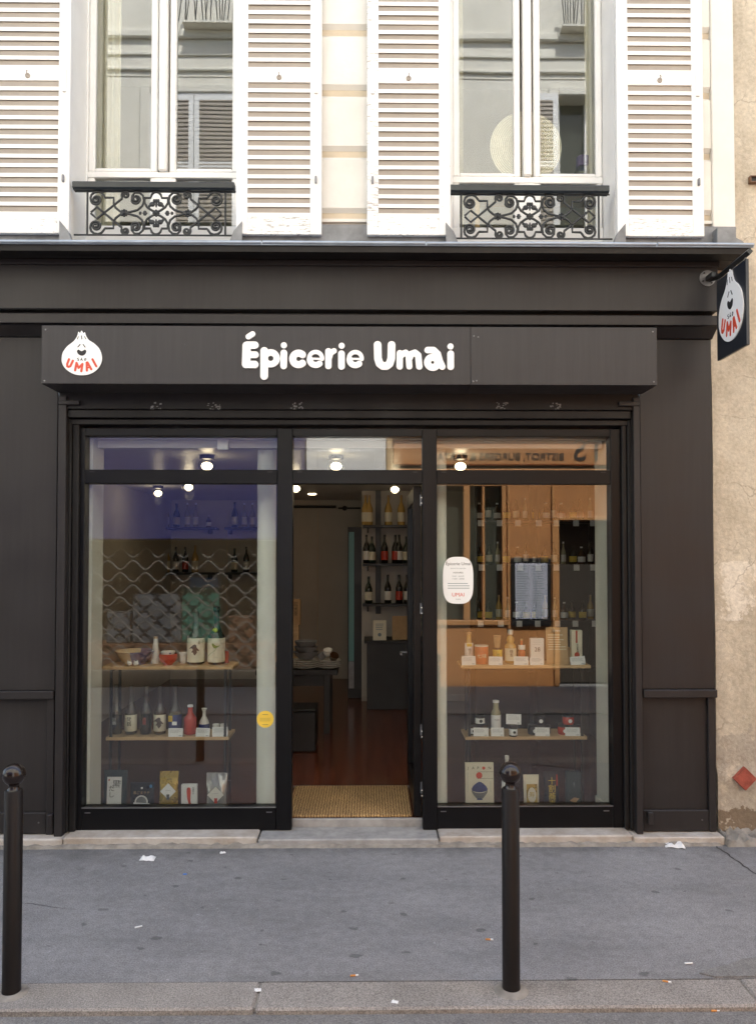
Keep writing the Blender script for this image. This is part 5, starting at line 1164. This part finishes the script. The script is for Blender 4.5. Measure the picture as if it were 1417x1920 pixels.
# ------------------------------------------------------------------ litter
def paper(px, py, s, label, m='paper', asp=.6):
    c = G(px, py); n = 6; mb = MB(); vs = [(s*(i/n-.5)+random.uniform(-.1, .1)*s/n, s*asp*(j/n-.5), .003+random.uniform(0, .22)*s*(1 if 0 < i < n and 0 < j < n else .25)) for i in range(n+1) for j in range(n+1)]
    vs += [(x, y, z-.0015) for x, y, z in vs]; q = (n+1)**2
    fs = [(o+i*(n+1)+j, o+(i+1)*(n+1)+j, o+(i+1)*(n+1)+j+1, o+i*(n+1)+j+1) for o in (0, q) for i in range(n) for j in range(n)]
    mb.add(vs, fs); o = mb.build('paper_scrap', m, None, 25, (c.x, c.y, .0)); o.rotation_euler = (0, 0, random.uniform(-.3, .3)); tag(o, label, 'litter')
paper(277, 1612, .085, 'crumpled white paper napkin on the pavement before the left window'); paper(1263, 1586, .115, 'crumpled white tissue on the pavement below the right pilaster', asp=.8); paper(1138, 1577, .05, 'small white paper scrap beside the step under the right window'); paper(418, 1600, .035, 'small pale paper scrap on the pavement near the door', asp=.5)
paper(347, 1640, .022, 'tiny blue plastic scrap on the pavement', 'bluelit'); paper(740, 1880, .028, 'tiny white chip lying on the kerb left of the bollard'); paper(483, 1858, .03, 'small white fleck on the kerb joint')
for px, py, rz, lab in ((1247, 1842, -.4, 'cigarette butt with orange filter lying on the kerb stone'), (1288, 1808, .0, 'white cigarette butt on the pavement near the kerb patch'), (662, 1831, .1, 'orange cigarette end at the back edge of the kerb'), (1338, 1896, .1, 'cigarette end in the gutter below the kerb'), (915, 1763, -.1, 'cigarette butt on the pavement beside the right bollard'), (258, 1740, .5, 'small white cigarette butt on the pavement right of the left bollard')):
    c = G(px, py, 0 if py < 1890 else -.02); o = thing('cigarette_butt', lab, 'cigarette', (c.x, c.y, (.0045 if py < 1890 else -.018)), rot=(0, 0, rz)); MB().lathe([(.0038, -.012), (.0038, .010)], seg=10, axis='x').build('filter', 'filter' if 'white' not in lab else 'paper', o); MB().lathe([(.0037, .0101), (.0036, .022)], seg=10, axis='x').build('paper', 'paper', o)

# ------------------------------------------------------------------ across the street (seen in the glass)
VD = 2*gy-OY
def ox(px): return xp(px, VD)                 # reflected photo column / row -> place on the opposite front
def oz(py): return zp(py, VD)
ob = thing('apartment_building', 'cream house across the street, seen only as reflections in the glass', 'building')
wA, wB = (ox(262), ox(436)), (ox(1062), ox(1190)); oz0, oz1 = oz(425), oz(152)
mb = MB(); zsh = 3.55
for a, b in ((-16, wA[0]), (wA[1], wB[0]), (wB[1], 16)): mb.box(a, b, OY-.4, OY, oz0, oz1)
mb.box(-16, 16, OY-.4, OY, zsh, oz0).box(-16, 16, OY-.4, OY, oz1, 11.5).box(-16, 16, OY-6, OY-.8, 0, 11.5); mb.build('wall', 'ocream', ob)
for py0, py1, d in ((100, 108, .035), (70, 78, .025), (30, 46, .06), (506, 530, .10), (116, 118, .01)): B(-16, 16, OY+.001, OY+d, oz(py1), oz(py0), .02).build('string_course', 'ocream', ob)
for k, (a, b) in enumerate((wA, wB)):
    for q0, q1, z0, z1 in ((a-.14, a, oz0, oz1+.12), (b, b+.14, oz0, oz1+.12), (a, b, oz1, oz1+.12)): B(q0, q1, OY+.001, OY+.06, z0, z1, .015).build('window_surround', 'ocream', ob)
    B(a, b, OY-.25, OY-.2, oz0, oz1).build('pane', 'oglass', ob); B(a-.05, b+.05, OY-.2, OY+.08, oz0-.06, oz0).build('window_sill', 'zincdull', ob)
    c = (a+b)/2
    for q0, q1 in ((a, a+.06), (c-.05, c+.05), (b-.06, b)): B(q0, q1, OY-.198, OY-.13, oz0, oz1).build('window_stile', 'winwhite', ob)
def oshutter(a, b, z0, z1, y):
    s = B(a, a+.07, y, y+.035, z0, z1).build('shutter', 'winwhite', ob); B(b-.07, b, y, y+.035, z0, z1).build('stile', 'winwhite', s)
    for q0, q1 in ((z0, z0+.1), ((z0+z1)/2-.04, (z0+z1)/2+.04), (z1-.1, z1)): B(a+.07, b-.07, y+.002, y+.033, q0, q1).build('rail', 'winwhite', s)
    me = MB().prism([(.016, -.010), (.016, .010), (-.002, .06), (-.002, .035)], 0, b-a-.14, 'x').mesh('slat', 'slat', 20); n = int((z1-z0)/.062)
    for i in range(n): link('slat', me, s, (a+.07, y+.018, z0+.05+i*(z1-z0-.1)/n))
c = (wA[0]+wA[1])/2; oshutter(wA[0], c-.005, oz0, oz1, OY+.005); oshutter(c+.005, wA[1], oz0, oz1, OY+.005); oshutter(wB[0]-.5, wB[0]-.02, oz0, oz1, OY+.065)
for a, b in ((ox(330), ox(445)), (ox(1065), ox(1150))):
    MB().tube([(a, OY+.2, oz(-25)), (b, OY+.2, oz(-25))], .02, 6).build('guard_bar', 'iron', ob)
    for k in range(17): MB().tube([(a+(b-a)*k/16, OY+.2, oz(-25)), (a+(b-a)*(k+random.uniform(-1, 1))/16, OY+.2, oz(28))], .008, 6).build('guard_bar', 'iron', ob)
    B(a, b, OY, OY+.22, oz(32), oz(28)).build('window_sill', 'ocream', ob)
# blue shop with wave grille
bs = thing('shopfront', 'blue shopfront across the street with wavy metal grille, reflected in the left window', 'shopfront')
bx0, bx1 = -6.0, ox(572); zb = oz(1013); zt2 = 3.45
B(bx0, bx1, OY-.3, OY+.10, zb, zt2, .02).build('fascia', 'oblue', bs); B(bx0, bx1, OY-.3, OY+.13, zt2+.002, zsh-.002, .02).build('cornice', 'ocream', bs)
B(bx0, bx1, OY-.3, OY+.02, 0, .22, .01).build('plinth', 'odark', bs); B(bx0, bx1, OY-.78, OY-.7, .22, zb).build('back_panel', 'odark', bs); B(bx1-.12, bx1, OY-.3, OY+.06, .222, zb-.002, .01).build('pier', 'oblue', bs)
B(bx0, bx1-.13, OY-.69, OY-.15, .222, .55).build('display_floor', 'owood', bs)
wl = .34
for j in range(10):
    zc = .32+.165*j; mbp = [(bx0+wl/8*i, OY-.03, zc+0.062*math.sin(2*math.pi*i/8+math.pi*(j % 2))) for i in range(int((bx1-.13-bx0)/(wl/8)))]
    MB().tube(mbp, .012, 5).build('grille_bar', 'ogrille', bs)
for a, b, z0, z1, m, nm, lab in ((185, 230, .55, .98, 'ogrey', 'grey_pack', 'grey pack behind the grille, beside the brown crate'), (235, 328, .55, 1.24, 'ogrey', 'grey_pack', 'wide grey and blue pack behind the grille'), (330, 402, .55, 1.32, 'ogreen', 'green_pack', 'green pack behind the grille'), (345, 400, 1.321, 1.46, 'obluep', 'blue_pack', 'blue pack lying on the green pack behind the grille'), (420, 470, .55, .92, 'owood', 'brown_crate', 'brown crate behind the grille near the pier')):
    tag(B(ox(a), ox(b), OY-.62, OY-.35, z0+.001, z1, .01).build(nm, m), lab, 'pack')
# white panelled door between the shops
wd = thing('house_door', 'tall pale panelled door between blue shop and orange bistro across the street', 'door'); dx0_, dx1_ = ox(574), ox(724)
B(dx0_, dx1_, OY-.2, OY+.03, 0, zsh-.003, .01).build('door_surround', 'winwhite', wd); B(dx1_+.002, dx1_+.09, OY-.2, OY+.06, 0, zsh-.003, .01).build('door_post', 'oak', wd)
for z0, z1 in ((.25, 1.1), (1.2, 2.3), (2.5, 3.2)): B(dx0_+.15, dx1_-.15, OY+.031, OY+.045, z0, z1, .01).build('door_panel', 'winwhite', wd)
# orange bistro
br = thing('shopfront', 'orange bistro front across the street, reflected in the right window', 'shopfront'); ax0, ax1 = dx1_+.095, 7.0
w0, w1, wz0, wz1 = ox(815), ox(940), oz(1163), oz(912); d0, d1, dzt = ox(1046), ox(1150), oz(976)
mb = MB()
for a, b, z0, z1 in ((ax0, w0, 0, 2.86), (w0, w1, 0, wz0), (w0, w1, wz1, 2.86), (w1, d0, 0, 2.86), (d0, d1, dzt, 2.86), (d1, ax1, 0, 2.86)): mb.box(a, b, OY-.3, OY+.02, z0, z1)
mb.build('front_wall', 'oorange', br); B(ax0, ax1, OY-.3, OY+.07, oz(872), 3.36, .01).build('fascia', 'oorange', br)
for py0, py1, d in ((880, 888, .10), (893, 898, .05)): B(ax0, ax1, OY+.0, OY+d, oz(py1), oz(py0), .01).build('moulding', 'omould', br)
B(ax0, ax1, OY-.3, OY+.12, 3.362, zsh-.002, .01).build('cornice', 'omould', br)
for q0, q1, z0, z1 in ((w0-.06, w0, wz0, wz1), (w1, w1+.06, wz0, wz1), (w0-.06, w1+.06, wz1, wz1+.06), (w0-.1, w1+.1, wz0-.07, wz0), (ox(868), ox(880), wz0, wz1), (ox(903), ox(908), wz0, wz1)): B(q0, q1, OY-.1, OY+.05, z0, z1, .008).build('window_frame', 'omould', br)
B(w0, w1, OY-.14, OY-.12, wz0, wz1).build('pane', 'oglass', br); B(d0, d1, OY-.6, OY-.3, 0, dzt).build('door_opening', 'odark', br)
for q0, q1, z0, z1 in ((d0-.07, d0, 0, dzt+.06), (d1, d1+.07, 0, dzt+.06), (d0, d1, dzt, dzt+.06), (ox(950), ox(955), oz(1180), oz(905)), (ox(1033), ox(1038), oz(1180), oz(905))): B(q0, q1, OY+.021, OY+.06, z0, z1, .008).build('door_frame', 'omould', br)
mn = thing('menu_board', 'black-framed menu sheet on the orange bistro wall', 'menu'); m0, m1, mz0, mz1 = ox(957), ox(1030), oz(1174), oz(1046); B(m0, m1, OY+.022, OY+.06, mz0, mz1, .006).build('menu_frame', 'iblack', mn); B(m0+.05, m1-.05, OY+.061, OY+.066, mz0+.1, mz1-.07).build('menu_sheet', 'menu', mn)
q = MB()
for k in range(22):
    zz = mz1-.12-k*.033
    for a, b in ((m0+.07, (m0+m1)/2-.015), ((m0+m1)/2+.015, m1-.07)): q.add([(a, OY+.0672, zz), (b-(b-a)*random.uniform(0, .5), OY+.0672, zz), (b-(b-a)*random.uniform(0, .5), OY+.0672, zz+.011), (a, OY+.0672, zz+.011)], [(0, 1, 2, 3)])
q = q.build('print', 'print', mn, 0); q['kind'] = 'stuff'
def otext(body, size, pxr, py, m):            # letters face the street; pxr is where the word starts in the mirror image
    v, f = text(body, size, .010, 'LEFT'); MB().add([(ox(pxr)-p[0], OY+.0762+p[2], oz(py)+p[1]) for p in v], f).build('sign_letters', m, br, 20)
otext('TS', .42, 1133, 846, 'ink'); otext('BISTROT, BURGERS & PARTA', .135, 1056, 857, 'ink')
